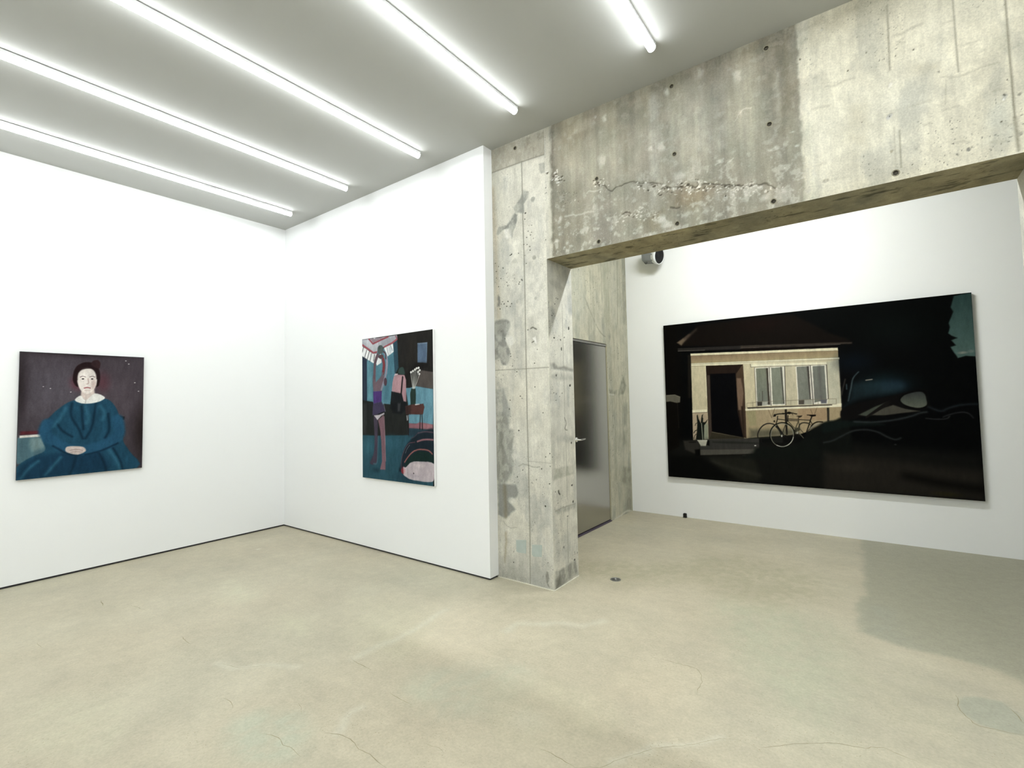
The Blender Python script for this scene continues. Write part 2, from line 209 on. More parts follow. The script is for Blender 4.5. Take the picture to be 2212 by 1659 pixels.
PAINT_HOUSE=[
('P','0e0b08',1,.1029,0,0,[-.0067,1.9103,.2129,1.9199,.1433,.0025,-.0065,-.0092]),
('P','16100b',1,.0133,0,0,[.1773,1.6221,.4206,1.8523,1.0162,1.8681,1.4302,1.864,1.7514,1.6478,1.9509,1.5283,1.7446,1.4929]),
('E','1d0f0b',.8,1,0,0,[1.0962,1.79,.4298,.1367]),
('E','1a120e',.6,1,0,0,[1.4116,1.7262,.3662,.1465]),
('P','050808',1,.0192,0,0,[1.4308,1.8787,1.7624,1.9017,2.7422,1.8867,2.7113,1.4383,1.9513,1.5379,1.7106,1.6519,1.751,1.6407,1.4675,1.8448]),
('E','0a1211',.7,1,0,0,[2.2867,1.5939,.4114,.2899]),
('P','3a3029',.85,.0148,0,0,[.167,1.6608,.233,1.7053,.3915,1.8129,.4141,1.8164,.4077,1.7938,.2243,1.6264]),
('P','77644d',1,.0106,0,0,[.1642,1.664,.2389,1.7077,.2851,1.7064,.2184,1.6239]),
('P','5a4a3b',.8,.0117,0,0,[.239,1.7106,.3099,1.7569,.3324,1.7488,.2668,1.6787]),
('P','2e2a27',1,.0047,0,0,[.1734,1.5933,1.0876,1.5599,1.086,1.5197,.1721,1.5555]),
('P','423931',1,.0047,0,0,[.8942,1.5657,1.5186,1.5367,1.9481,1.5173,1.9473,1.4991,1.5176,1.5141,.8931,1.5367]),
('S','686158',1,.0018,0,(.0059,.0059),[.1751,1.5576,.4929,1.545]),
('S','746b60',.8,.0017,0,(.0052,.0052),[.8931,1.5367,1.3691,1.5126,1.845,1.5023]),
('P','140d09',1,.0035,0,0,[.893,1.5342,1.8219,1.4917,1.8209,1.4694,.8916,1.498]),
('P','221d16',.8,.0081,0,0,[.2888,1.4952,.3227,1.5149,.3292,.971,.2753,.972]),
('P','d5c8a0',1,.0023,0,0,[.3259,1.3878,1.8239,1.3524,1.8279,.7081,1.4349,.5648,.9498,.5095,.9166,.4998,.4979,.474,.3184,.463]),
('P','c9c5ab',.9,.0151,0,0,[1.7182,1.3208,1.8237,1.347,1.8263,.8751,1.7217,.8706]),
('P','cfc5a4',.8,.0108,0,0,[1.3355,1.3099,1.4303,1.3044,1.432,.8789,1.3276,.8799]),
('P','ebe1b8',1,.0023,0,0,[.3227,1.5161,1.0848,1.4901,1.8231,1.4687,1.825,1.4385,.8905,1.4702,.3256,1.4879]),
('P','94795a>b4a271',1,.0023,0,0,[.3256,1.4879,.8905,1.4702,1.8241,1.4386,1.8237,1.3677,.8869,1.3814,.3262,1.3947]),
('P','eee6c2',1,.0017,0,0,[.3262,1.3947,.887,1.3832,1.8322,1.3671,1.8314,1.3475,.8858,1.353,.3295,1.3614]),
('S','8b8160',.9,.0017,0,(.004,.004),[.3275,1.383,.8864,1.3687,1.8254,1.3457]),
('S','8b8160',.9,.0017,0,(.004,.004),[.3306,1.3596,.4968,1.3575]),
('P','b59f74',1,.0023,0,0,[.9145,.8182,1.8276,.8546,1.8279,.7081,1.4347,.5607,.9498,.5095,.911,.4996,.9126,.8197]),
('P','a39c6c',.75,.008,0,0,[.9197,.8122,1.0206,.8167,1.0217,.6451,1.0216,.6514,.9551,.6419]),
('P','b8a27b',.6,.0113,0,0,[1.0287,.8179,1.3078,.8286,1.3055,.6514,1.0271,.647]),
('P','b39169',.7,.0074,0,0,[1.4352,.8365,1.6974,.8435,1.6966,.7177,1.43,.7153]),
('P','5f5d49',.85,.0369,0,0,[.9537,.6077,1.2201,.6047,1.4373,.6214,1.4344,.5526,.9496,.5053]),
('P','bfa888',1,.0025,0,0,[.321,.7892,.495,.7987,.4967,.4753,.3184,.463]),
('P','8f987f',.9,.0187,0,0,[.4498,.656,.498,.6693,.4967,.4753,.4305,.4687]),
('P','efe7c4',1,.0026,0,0,[.3205,.8265,.4933,.8348,.4939,.8019,.3193,.7943]),
('S','5c5340',1,.0019,0,(.0051,.0051),[.3192,.7904,.4949,.7981]),
('S','efe6c2',.8,.0017,0,(.0078,.0078),[.4955,1.3519,.4941,.9681]),
('P','2d2018',1,.0022,0,0,[.4995,1.3557,.909,1.3484,.9148,1.0137,.9123,.5045,.8835,.5096,.5316,.5679,.4993,.4791,.5004,1.0235]),
('P','4a3d33',1,.0028,0,0,[.5078,1.2429,.5404,1.2396,.5399,1.0226,.539,.5719,.5011,.4804,.5077,1.0233]),
('P','57432f>4a382c',.9,.0042,0,0,[.8312,1.2417,.9012,1.3423,.909,1.3473,.9148,1.0137,.9113,.5069,.8808,.5108,.8302,1.0157]),
('P','8a6e56',.85,.0074,0,0,[.8369,1.1919,.8826,1.1899,.9036,1.014,.8764,.8258,.8397,.826,.833,1.0156]),
('P','31241a',.8,.0059,0,0,[.8697,.8685,.8922,.8683,.8948,.5112,.8808,.5108]),
('P','08080c',1,.0033,0,0,[.542,1.2555,.824,1.253,.8313,1.0157,.8279,.8138,.8807,.5096,.5402,.5719,.5405,1.0226]),
('P','3e3829',1,.0037,0,0,[.5316,.5661,.8835,.5096,.897,.498,.501,.4779]),
('P','1a1a17',.9,.0672,0,0,[.0095,.4405,1.7013,.4989,2.8689,.4193,2.8597,.0011,.0019,-.0086]),
('P','3e3d39',1,.0037,0,0,[.498,.4791,1.045,.5068,1.0402,.388,.3954,.3552,.3866,.4513]),
('P','2a2a27',.8,.0086,0,0,[.5394,.4566,.8027,.4627,1.043,.4563,1.0425,.4444,.7445,.4362,.5447,.4381]),
('P','56534b',1,.0038,0,0,[.3954,.3533,1.0163,.387,.9868,.3303,.394,.2841]),
('P','37342e',1,.0129,0,0,[.197,.4512,.3871,.4641,.3931,.3595,.3311,.2994,.2188,.3422]),
('P','090908',1,.0089,0,0,[.3329,.3473,.3924,.3563,.3927,.2834,.3424,.2649]),
('P','141310',.8,.0064,0,0,[.2607,.4405,.3491,.4468,.3487,.4341,.2729,.4281]),
('P','27271f',.9,.0371,0,0,[.49,.2665,.9637,.2981,1.0298,.1302,1.0255,.0242,.6985,-.0031]),
('C','34332b',.8,.0307,0,(.0369,.0369),[.5244,.2184,.7338,.1637,1.0282,.0917]),
('P','0a0b0a',.8,.0399,0,0,[.0066,.2601,.38,.2733,.4997,.2045,.7023,.0943,.8413,.0088,.0037,-.0061]),
('S','3a3a35',.8,.0082,0,(.0116,.0116),[.8698,.3051,.9474,.3032]),
('P','100d09',1,.008,0,0,[.0035,.9287,.1491,.9169,.1458,.3779,.0015,.306]),
('P','6c6757',1,.004,0,0,[.0012,1.014,.1134,1.0195,.1811,.9904,.1753,.9211,.1411,.915,.0506,.9347,.0022,.9287]),
('S','8a8471',.7,.002,0,(.008,.008),[.0064,1.0085,.1131,1.0129,.1745,.9893]),
('S','2a261f',1,.0039,0,(.0066,.0066),[.1435,.9071,.1496,.606]),
('P','f0eac9',1,.0017,0,0,[.9876,1.3463,1.7184,1.3252,1.7171,1.2961,.9944,1.3106]),
('S','5a5242',.85,.0017,0,(.0051,.0051),[.9876,1.3463,.9917,1.312,1.3303,1.3062,1.7171,1.2966]),
('P','f2ecdb',1,.0017,0,0,[1.0277,1.3028,1.329,1.3011,1.3215,.8771,1.0308,.8698]),
('S','4e4a42',.8,.0017,0,(.0051,.0051),[1.0277,1.3028,1.0308,.8698]),
('P','858a74>80857a',1,.0017,0,0,[1.0425,1.2943,1.1648,1.2929,1.17,.8838,1.0409,.8815]),
('P','4f463c',1,.0028,0,0,[1.1463,1.2915,1.1648,1.2923,1.17,.8844,1.1501,.8828]),
('S','4f4a43',1,.0017,0,(.0072,.0072),[1.178,1.2957,1.1801,.8755]),
('P','8a8f7d',1,.0017,0,0,[1.1978,1.2934,1.3069,1.2943,1.3099,.8904,1.1966,.887]),
('S','4a4540',.9,.0054,0,(.0098,.0098),[1.2931,1.2927,1.3061,.8973]),
('S','4a453d',1,.0016,0,(.007,.007),[1.33,1.2999,1.3235,.8788]),
('P','f2ecdb',1,.0016,0,0,[1.4323,1.2952,1.7125,1.2958,1.7148,.9254,1.7086,.8872,1.4379,.8777]),
('P','84877b',1,.0016,0,0,[1.4435,1.2912,1.5565,1.2915,1.5611,.9278,1.4469,.8833]),
('P','524b45',1,.0036,0,0,[1.5381,1.2897,1.5574,1.2903,1.5613,.9333,1.5532,.9335]),
('S','5a5550',1,.0016,0,(.0083,.0083),[1.5711,1.2963,1.5811,.883]),
('P','7d7f76',1,.0015,0,0,[1.5908,1.2884,1.6982,1.2883,1.7022,.9311,1.5932,.8995]),
('S','5c5c56',.5,.0204,0,(.0204,.0204),[1.6511,1.2805,1.6548,.9318]),
('S','46423c',1,.0015,0,(.0066,.0066),[1.7171,1.2955,1.7183,.9407]),
('S','5a584c',1,.0017,0,(.0073,.0073),[1.0989,1.0348,1.0954,.9244]),
('S','6a6a5c',.7,.0017,0,(.0045,.0045),[1.0689,1.0179,1.0663,.9266]),
('P','45403a',1,.0028,0,0,[1.0408,.9181,1.0925,.9186,1.0907,.8728,1.0403,.8674]),
('P','b4b3a5',1,.0028,0,0,[1.0926,.9203,1.1496,.9213,1.1373,.8783,1.0907,.8728]),
('P','5d554a',1,.0032,0,0,[1.4489,.9295,1.5001,.931,1.4981,.8827,1.4468,.881]),
('P','b0ae9c',1,.0031,0,0,[1.5002,.9332,1.5724,.9354,1.5725,.8842,1.498,.8816]),
('P','6c6c75',1,.0041,0,0,[1.6454,.932,1.706,.9343,1.6996,.8927,1.6531,.8922]),
('P','f3ebca',1,.0017,0,0,[.9141,.8373,1.8292,.8901,1.829,.8556,.9144,.817]),
('P','433a31',1,.0029,0,0,[.9313,.8539,1.3921,.8691,1.7496,.8813,1.7469,.8704,1.3916,.8577,.9428,.8395]),
('S','8c8068',.9,.0017,0,(.0046,.0046),[.9317,.8629,.9322,.9029,.9999,.9056,1.0326,.9153,1.3244,.9246,1.589,.9357,1.7876,.9373,1.7843,.8836,1.6245,.8826,1.5771,.8786]),
('S','8c8068',.8,.0017,0,(.0045,.0045),[.9949,.9158,.9936,.8565,1.0412,.862]),
('S','8c8068',.8,.0016,0,(.0038,.0038),[1.3254,.9246,1.3246,.8799]),
('S','9a8d74',.7,.0016,0,(.0037,.0037),[1.3721,.925,1.3718,.8823]),
('S','8c8068',.8,.0015,0,(.0041,.0041),[1.5804,.9341,1.5789,.8775]),
('S','8c8068',.8,.0015,0,(.0041,.0041),[1.6259,.9351,1.6245,.8826]),
('S','7b6748',1,.0017,0,(.0044,.0044),[1.1534,.8234,1.1785,.7362,1.2138,.8393]),
('S','7b6748',1,.0015,0,(.0041,.0041),[1.5534,.8276,1.5691,.782]),
('S','7b6748',1,.0015,0,(.0041,.0041),[1.6126,.8467,1.5869,.7765]),
('P','2a2620',1,.0022,0,0,[1.3104,.8308,1.3316,.8319,1.3303,.703,1.3286,.5538,1.3123,.5534,1.3081,.7028]),
('P','38332c',1,.002,0,0,[1.6998,.8456,1.7206,.8466,1.7175,.7015,1.6986,.7013]),
('P','1b201a',1,.0038,0,0,[.3499,.4679,.3665,.5782,.3736,.6677,.3701,.7572,.3812,.7713,.3904,.7189,.4133,.6682,.4214,.7192,.4293,.7637,.4433,.7752,.4382,.7383,.4439,.7257,.4397,.6812,.4643,.6815,.496,.7134,.4761,.6721,.453,.6433,.4441,.471]),
('S','2a2f25',1,.0019,0,(.0063,.0063),[.3469,.6385,.3572,.6643,.3731,.6709]),
('S','2a2f25',1,.0019,0,(.0089,.0089),[.3279,.5485,.3445,.5745,.368,.5846]),
('S','2a2f25',1,.0019,0,(.0063,.0063),[.3254,.4812,.3393,.52,.362,.5397]),
('S','a4a690',1,.0019,0,(.0075,.0075),[.4226,.6683,.4304,.4655]),
('P','bcb9a6',1,.0032,0,0,[.3672,.4634,.4842,.4673,.4621,.3959,.4068,.3937]),
('S','dedbc8',1,.0019,0,(.0076,.0076),[.3695,.4584,.4804,.4621]),
('S','7c7868',.7,.0019,0,(.0063,.0063),[.4032,.398,.4622,.3985]),
('P','0c0c0a',1,.005,0,0,[.4855,.4673,.5065,.4618,.5042,.4021,.4711,.4102]),
('C','2c2825',1,.0012,0,(.0121,.0121),[1.0333,.51,1.0299,.5416,1.0398,.5756,1.0586,.614,1.0827,.644,1.114,.6655,1.1484,.6743,1.1819,.6706,1.2093,.6577]),
('C','1a1816',1,.0012,0,(.0104,.0104),[1.0656,.5046,1.0662,.471,1.086,.4423,1.123,.4229,1.1826,.4162]),
('C','2b2a27',1,.0012,0,(.0196,.0196),[1.2181,.6462,1.2444,.6135,1.2636,.5727,1.2723,.5358]),
('P','111110',.9,.0116,0,0,[1.283,.53,1.3486,.5421,1.3924,.5637,1.4352,.5708,1.4204,.4713,1.343,.493,1.2887,.4911]),
('S','131210',1,.0031,0,(.0185,.0185),[1.3071,.5409,1.2724,.4495,1.2391,.44]),
('P','2f2f2c',.6,.0079,0,0,[1.1645,.5202,1.2828,.5238,1.2767,.4661,1.1846,.4627]),
('C','141310',1,.0011,0,(.0122,.0122),[1.3948,.5523,1.3857,.5066,1.3637,.4652,1.3312,.4342,1.2914,.4166,1.2501,.4149,1.2114,.4294,1.1799,.4584,1.1603,.4993,1.1551,.5458,1.1642,.5931,1.1872,.6353,1.2208,.6661,1.2612,.6828,1.3025,.6833,1.3409,.6678,1.3709,.6385,1.3896,.5981,1.3948,.5528]),
('C','93937f',1,.0011,0,(.0057,.0057),[1.3837,.5512,1.3751,.5091,1.355,.471,1.325,.4421,1.2885,.4259,1.2502,.4244,1.2147,.4378,1.1858,.4648,1.1679,.5025,1.1629,.5452,1.1715,.5887,1.1924,.6275,1.2233,.6562,1.2604,.6716,1.2988,.6722,1.334,.6579,1.3617,.6306,1.3787,.5934,1.3837,.5516]),
('C','d6d4c2',1,.0011,0,(.0065,.0065),[1.381,.53,1.3684,.493,1.3467,.4613,1.318,.4378,1.2848,.425,1.2502,.4244,1.2179,.4358]),
('S','1c1a16',1,.0012,0,(.0094,.0094),[1.2278,.6588,1.2911,.5487,1.3255,.5047]),
('S','34322b',1,.0012,0,(.007,.007),[1.3083,.6559,1.2897,.6021,1.2768,.5565]),
('S','1c1a16',1,.0012,0,(.0078,.0078),[1.2397,.7227,1.3053,.715]),
('S','1c1a16',1,.0012,0,(.0077,.0077),[1.3419,.726,1.4415,.7194,1.5457,.7139]),
('S','1c1a16',1,.0012,0,(.0069,.0069),[1.3413,.7104,1.4373,.7056]),
('S','3f3c2d',1,.0011,0,(.0076,.0076),[1.437,.7389,1.4374,.7064,1.4056,.6249]),
('S','4b4836',1,.0011,0,(.0068,.0068),[1.4377,.6983,1.4451,.6216,1.4775,.5779]),
('S','4d4a36',1,.0012,0,(.0077,.0077),[1.3373,.7014,1.4019,.6207,1.411,.5844]),
('S','1c1a16',1,.0011,0,(.0104,.0104),[1.561,.7516,1.5474,.7147,1.5342,.6713,1.5036,.5786]),
('S','1c1a16',1,.0011,0,(.0067,.0067),[1.5456,.7115,1.5627,.6698]),
('S','302d25',1,.0011,0,(.0074,.0074),[1.5627,.6698,1.5347,.6193,1.5054,.5786]),
('S','7d7961',1,.0011,0,(.0061,.0061),[1.4016,.6126,1.4354,.5769,1.4769,.5216]),
('E','4b4836',1,.4,0,0,[1.4265,.6151,.0264,.0223]),
('E','3a382c',1,.4,0,0,[1.4045,.5985,.0142,.0203]),
('S','1c1a16',1,.0012,0,(.0086,.0086),[1.2392,.7542,1.2351,.719,1.2191,.6711]),
('C','1c1a16',1,.0012,0,(.011,.011),[1.201,.7532,1.212,.7687,1.2421,.7791,1.2862,.7825,1.3373,.7867,1.3734,.7908,1.4228,.7802]),
('E','1c1a16',1,.4,0,0,[1.3519,.7924,.0269,.0172]),
('E','1c1a16',1,.4,0,0,[1.2954,.7833,.0164,.0107]),
('S','1c1a16',1,.0011,0,(.0038,.0038),[1.3767,.7834,1.3886,.7692]),
('E','241f1c',1,.4,0,0,[1.2118,.7645,.0156,.0175]),
('S','1c1a16',1,.0012,0,(.0092,.0092),[1.3399,.7629,1.3344,.7013]),
('P','2f2b22',1,.0019,0,0,[1.4155,.7591,1.4756,.7641,1.4681,.7504,1.4441,.7397,1.4316,.7526]),
('P','150d0f',1,.0019,0,0,[1.5171,.7731,1.5996,.7741,1.5978,.7578,1.5697,.7533,1.5543,.7548,1.5375,.7635,1.5182,.7651]),
('E','262019',1,.4,0,0,[1.2047,.6992,.0104,.0141]),
('C','3e3b2f',1,.0011,0,(.0129,.0129),[1.438,.6376,1.4518,.6722,1.4857,.6876,1.527,.6801,1.5402,.6674]),
('C','211e19',1,.0011,0,(.0126,.0126),[1.5533,.6516,1.5786,.6819,1.6132,.6971,1.6553,.696]),
('C','8f8f82',.85,.0052,0,(.0126,.0126),[1.5418,.6235,1.5775,.658,1.6122,.6744,1.6428,.6788]),
('E','dcdac6',1,.5,0,0,[1.2707,.5399,.008,.0165]),
('E','a5a392',1,.5,0,0,[1.4195,.5765,.0106,.0122]),
('Q','121613',1,.015,0,0,[1.4974,.5543,1.5268,.5952,1.5696,.632,1.6184,.6606,1.6634,.6889,1.751,.7095,1.8775,.7339,1.8595,.3283,1.459,.306,1.4462,.4159,1.4779,.5056]),
('Q','151a16',.85,.0207,0,0,[.8812,.2739,.9664,.3401,1.0231,.4019,1.2119,.4079,1.3945,.4461,1.4852,.5138,1.5708,.5007,1.5627,.3118]),
('E','e4e4da',1,.6,0,0,[1.0008,.423,.0139,.0076]),
('P','2b4846>4f6d68',1,.0054,0,0,[2.7418,1.8792,2.7137,1.7772,2.7301,1.7311,2.6925,1.6285,2.7,1.59,2.6861,1.5348,2.7055,1.5115,2.7459,1.4852,2.7034,1.4666,2.7335,1.4177,2.6958,1.4058,2.7123,1.3632,2.7415,1.2988,2.797,1.3136,2.8647,1.3052,2.8622,1.8939]),
('E','8f9186',.9,1,0,0,[2.7758,1.346,.0541,.0197]),
('E','7e8680',.6,1,0,0,[2.835,1.3539,.0356,.0245]),
('E','122a30',.9,1,0,0,[2.1918,1.0732,.3633,.2051]),
('E','1b3046',.7,1,0,0,[2.2586,1.0581,.17,.0933]),
('E','0b1825',.7,1,0,0,[1.9613,1.3103,.2803,.1776]),
('Q','274049',.55,.0405,0,0,[1.8449,.8445,1.8965,.9326,1.9322,1.0822,2.0969,1.1068,2.313,1.0858,2.3227,1.0096,2.09,.9554,1.9388,.9055]),
('C','46575c',.9,.0056,0,(.0103,.0103),[1.9883,1.2078,1.9386,1.1439,1.9158,1.0385,1.8884,.9151]),
('S','37332f',1,.0049,0,(.0113,.0113),[1.8726,1.1377,1.8521,1.0582,1.836,.9783]),
('S','3c4c52',1,.0048,0,(.0097,.0097),[1.8812,1.084,1.8805,1.0351]),
('S','a89d8c',1,.0039,0,(.0086,.0086),[2.0449,1.121,2.0943,1.1269]),
('Q','110f0f',1,.0065,0,0,[1.8372,.8374,2.0885,.9225,2.3214,.9827,2.4525,1.0177,2.5085,.9996,2.5107,.9142,2.5236,.8436,2.4112,.8178,2.2891,.8544,2.1119,.8256,2.0255,.7695,1.8427,.7112]),
('P','4b5145',1,.0063,0,0,[1.9688,.7719,2.0849,.843,2.2111,.9035,2.2099,.8763,2.1038,.7998,2.046,.7548]),
('P','4f4c42',1,.0062,0,0,[2.0592,.7678,2.1674,.8382,2.2498,.8691,2.3406,.8314,2.4491,.8094,2.3125,.7896,2.1778,.7682]),
('Q','080808',1,.0037,0,0,[2.2964,.926,2.3476,.9821,2.4395,1.0131,2.5059,.998,2.5095,.9142,2.5101,.8486,2.4178,.8228,2.3287,.8566]),
('Q','3b403f>666c5c',1,.0037,0,0,[2.3077,.9131,2.3402,.963,2.4193,.992,2.4826,.9846,2.502,.9143,2.4957,.861,2.4314,.8401,2.3488,.8665]),
('S','1a1715',1,.0045,0,(.0333,.0182),[2.2141,.895,2.1113,.8127,2.0316,.7478]),
('Q','121e1b',.9,.0167,0,0,[1.6687,.6869,1.8205,.711,2.0785,.7006,2.1734,.6718,1.8912,.65,1.6642,.5827]),
('C','313739',1,.0112,0,(.0159,.0159),[1.9298,.7033,2.0784,.6997,2.2431,.7219,2.3762,.758,2.4482,.7913,2.4959,.7995]),
('C','2f3434',1,.01,0,(.0142,.0142),[1.6598,.4814,1.7367,.5039,1.8135,.5509,1.911,.6064,2.0189,.6235,2.1155,.6024,2.1819,.5615,2.2476,.5314,2.2914,.5479]),
('C','2f3032',1,.0057,0,(.01,.01),[2.49,.7405,2.5642,.7329,2.6377,.7391,2.6567,.7593]),
('C','2c2d30',1,.007,0,(.0098,.0098),[2.6142,.755,2.6759,.7834,2.7478,.7993,2.7937,.7835,2.818,.7482]),
('C','1f262a',1,.0114,0,(.0172,.0172),[2.5139,.8486,2.5985,.8091,2.6606,.8395,2.751,.8667,2.8555,.872]),
('E','3a3d3c',1,1,0,0,[2.2487,.4835,.0166,.0118]),
('P','2b2721',.95,.0583,0,0,[1.6552,.3748,1.9505,.3631,2.2908,.3224,2.6636,.2811,2.8601,.2712,2.8559,.0015,1.6386,-.0074]),
('C','0b0a08',.85,.0516,0,(.059,.059),[2.3169,.1831,2.5362,.1436,2.8574,.1015]),
('E','33300f',.7,1,0,0,[2.6041,.038,.1657,.0399]),
('E','3a342c',.5,1,0,0,[1.8728,.2363,.2951,.079]),
]
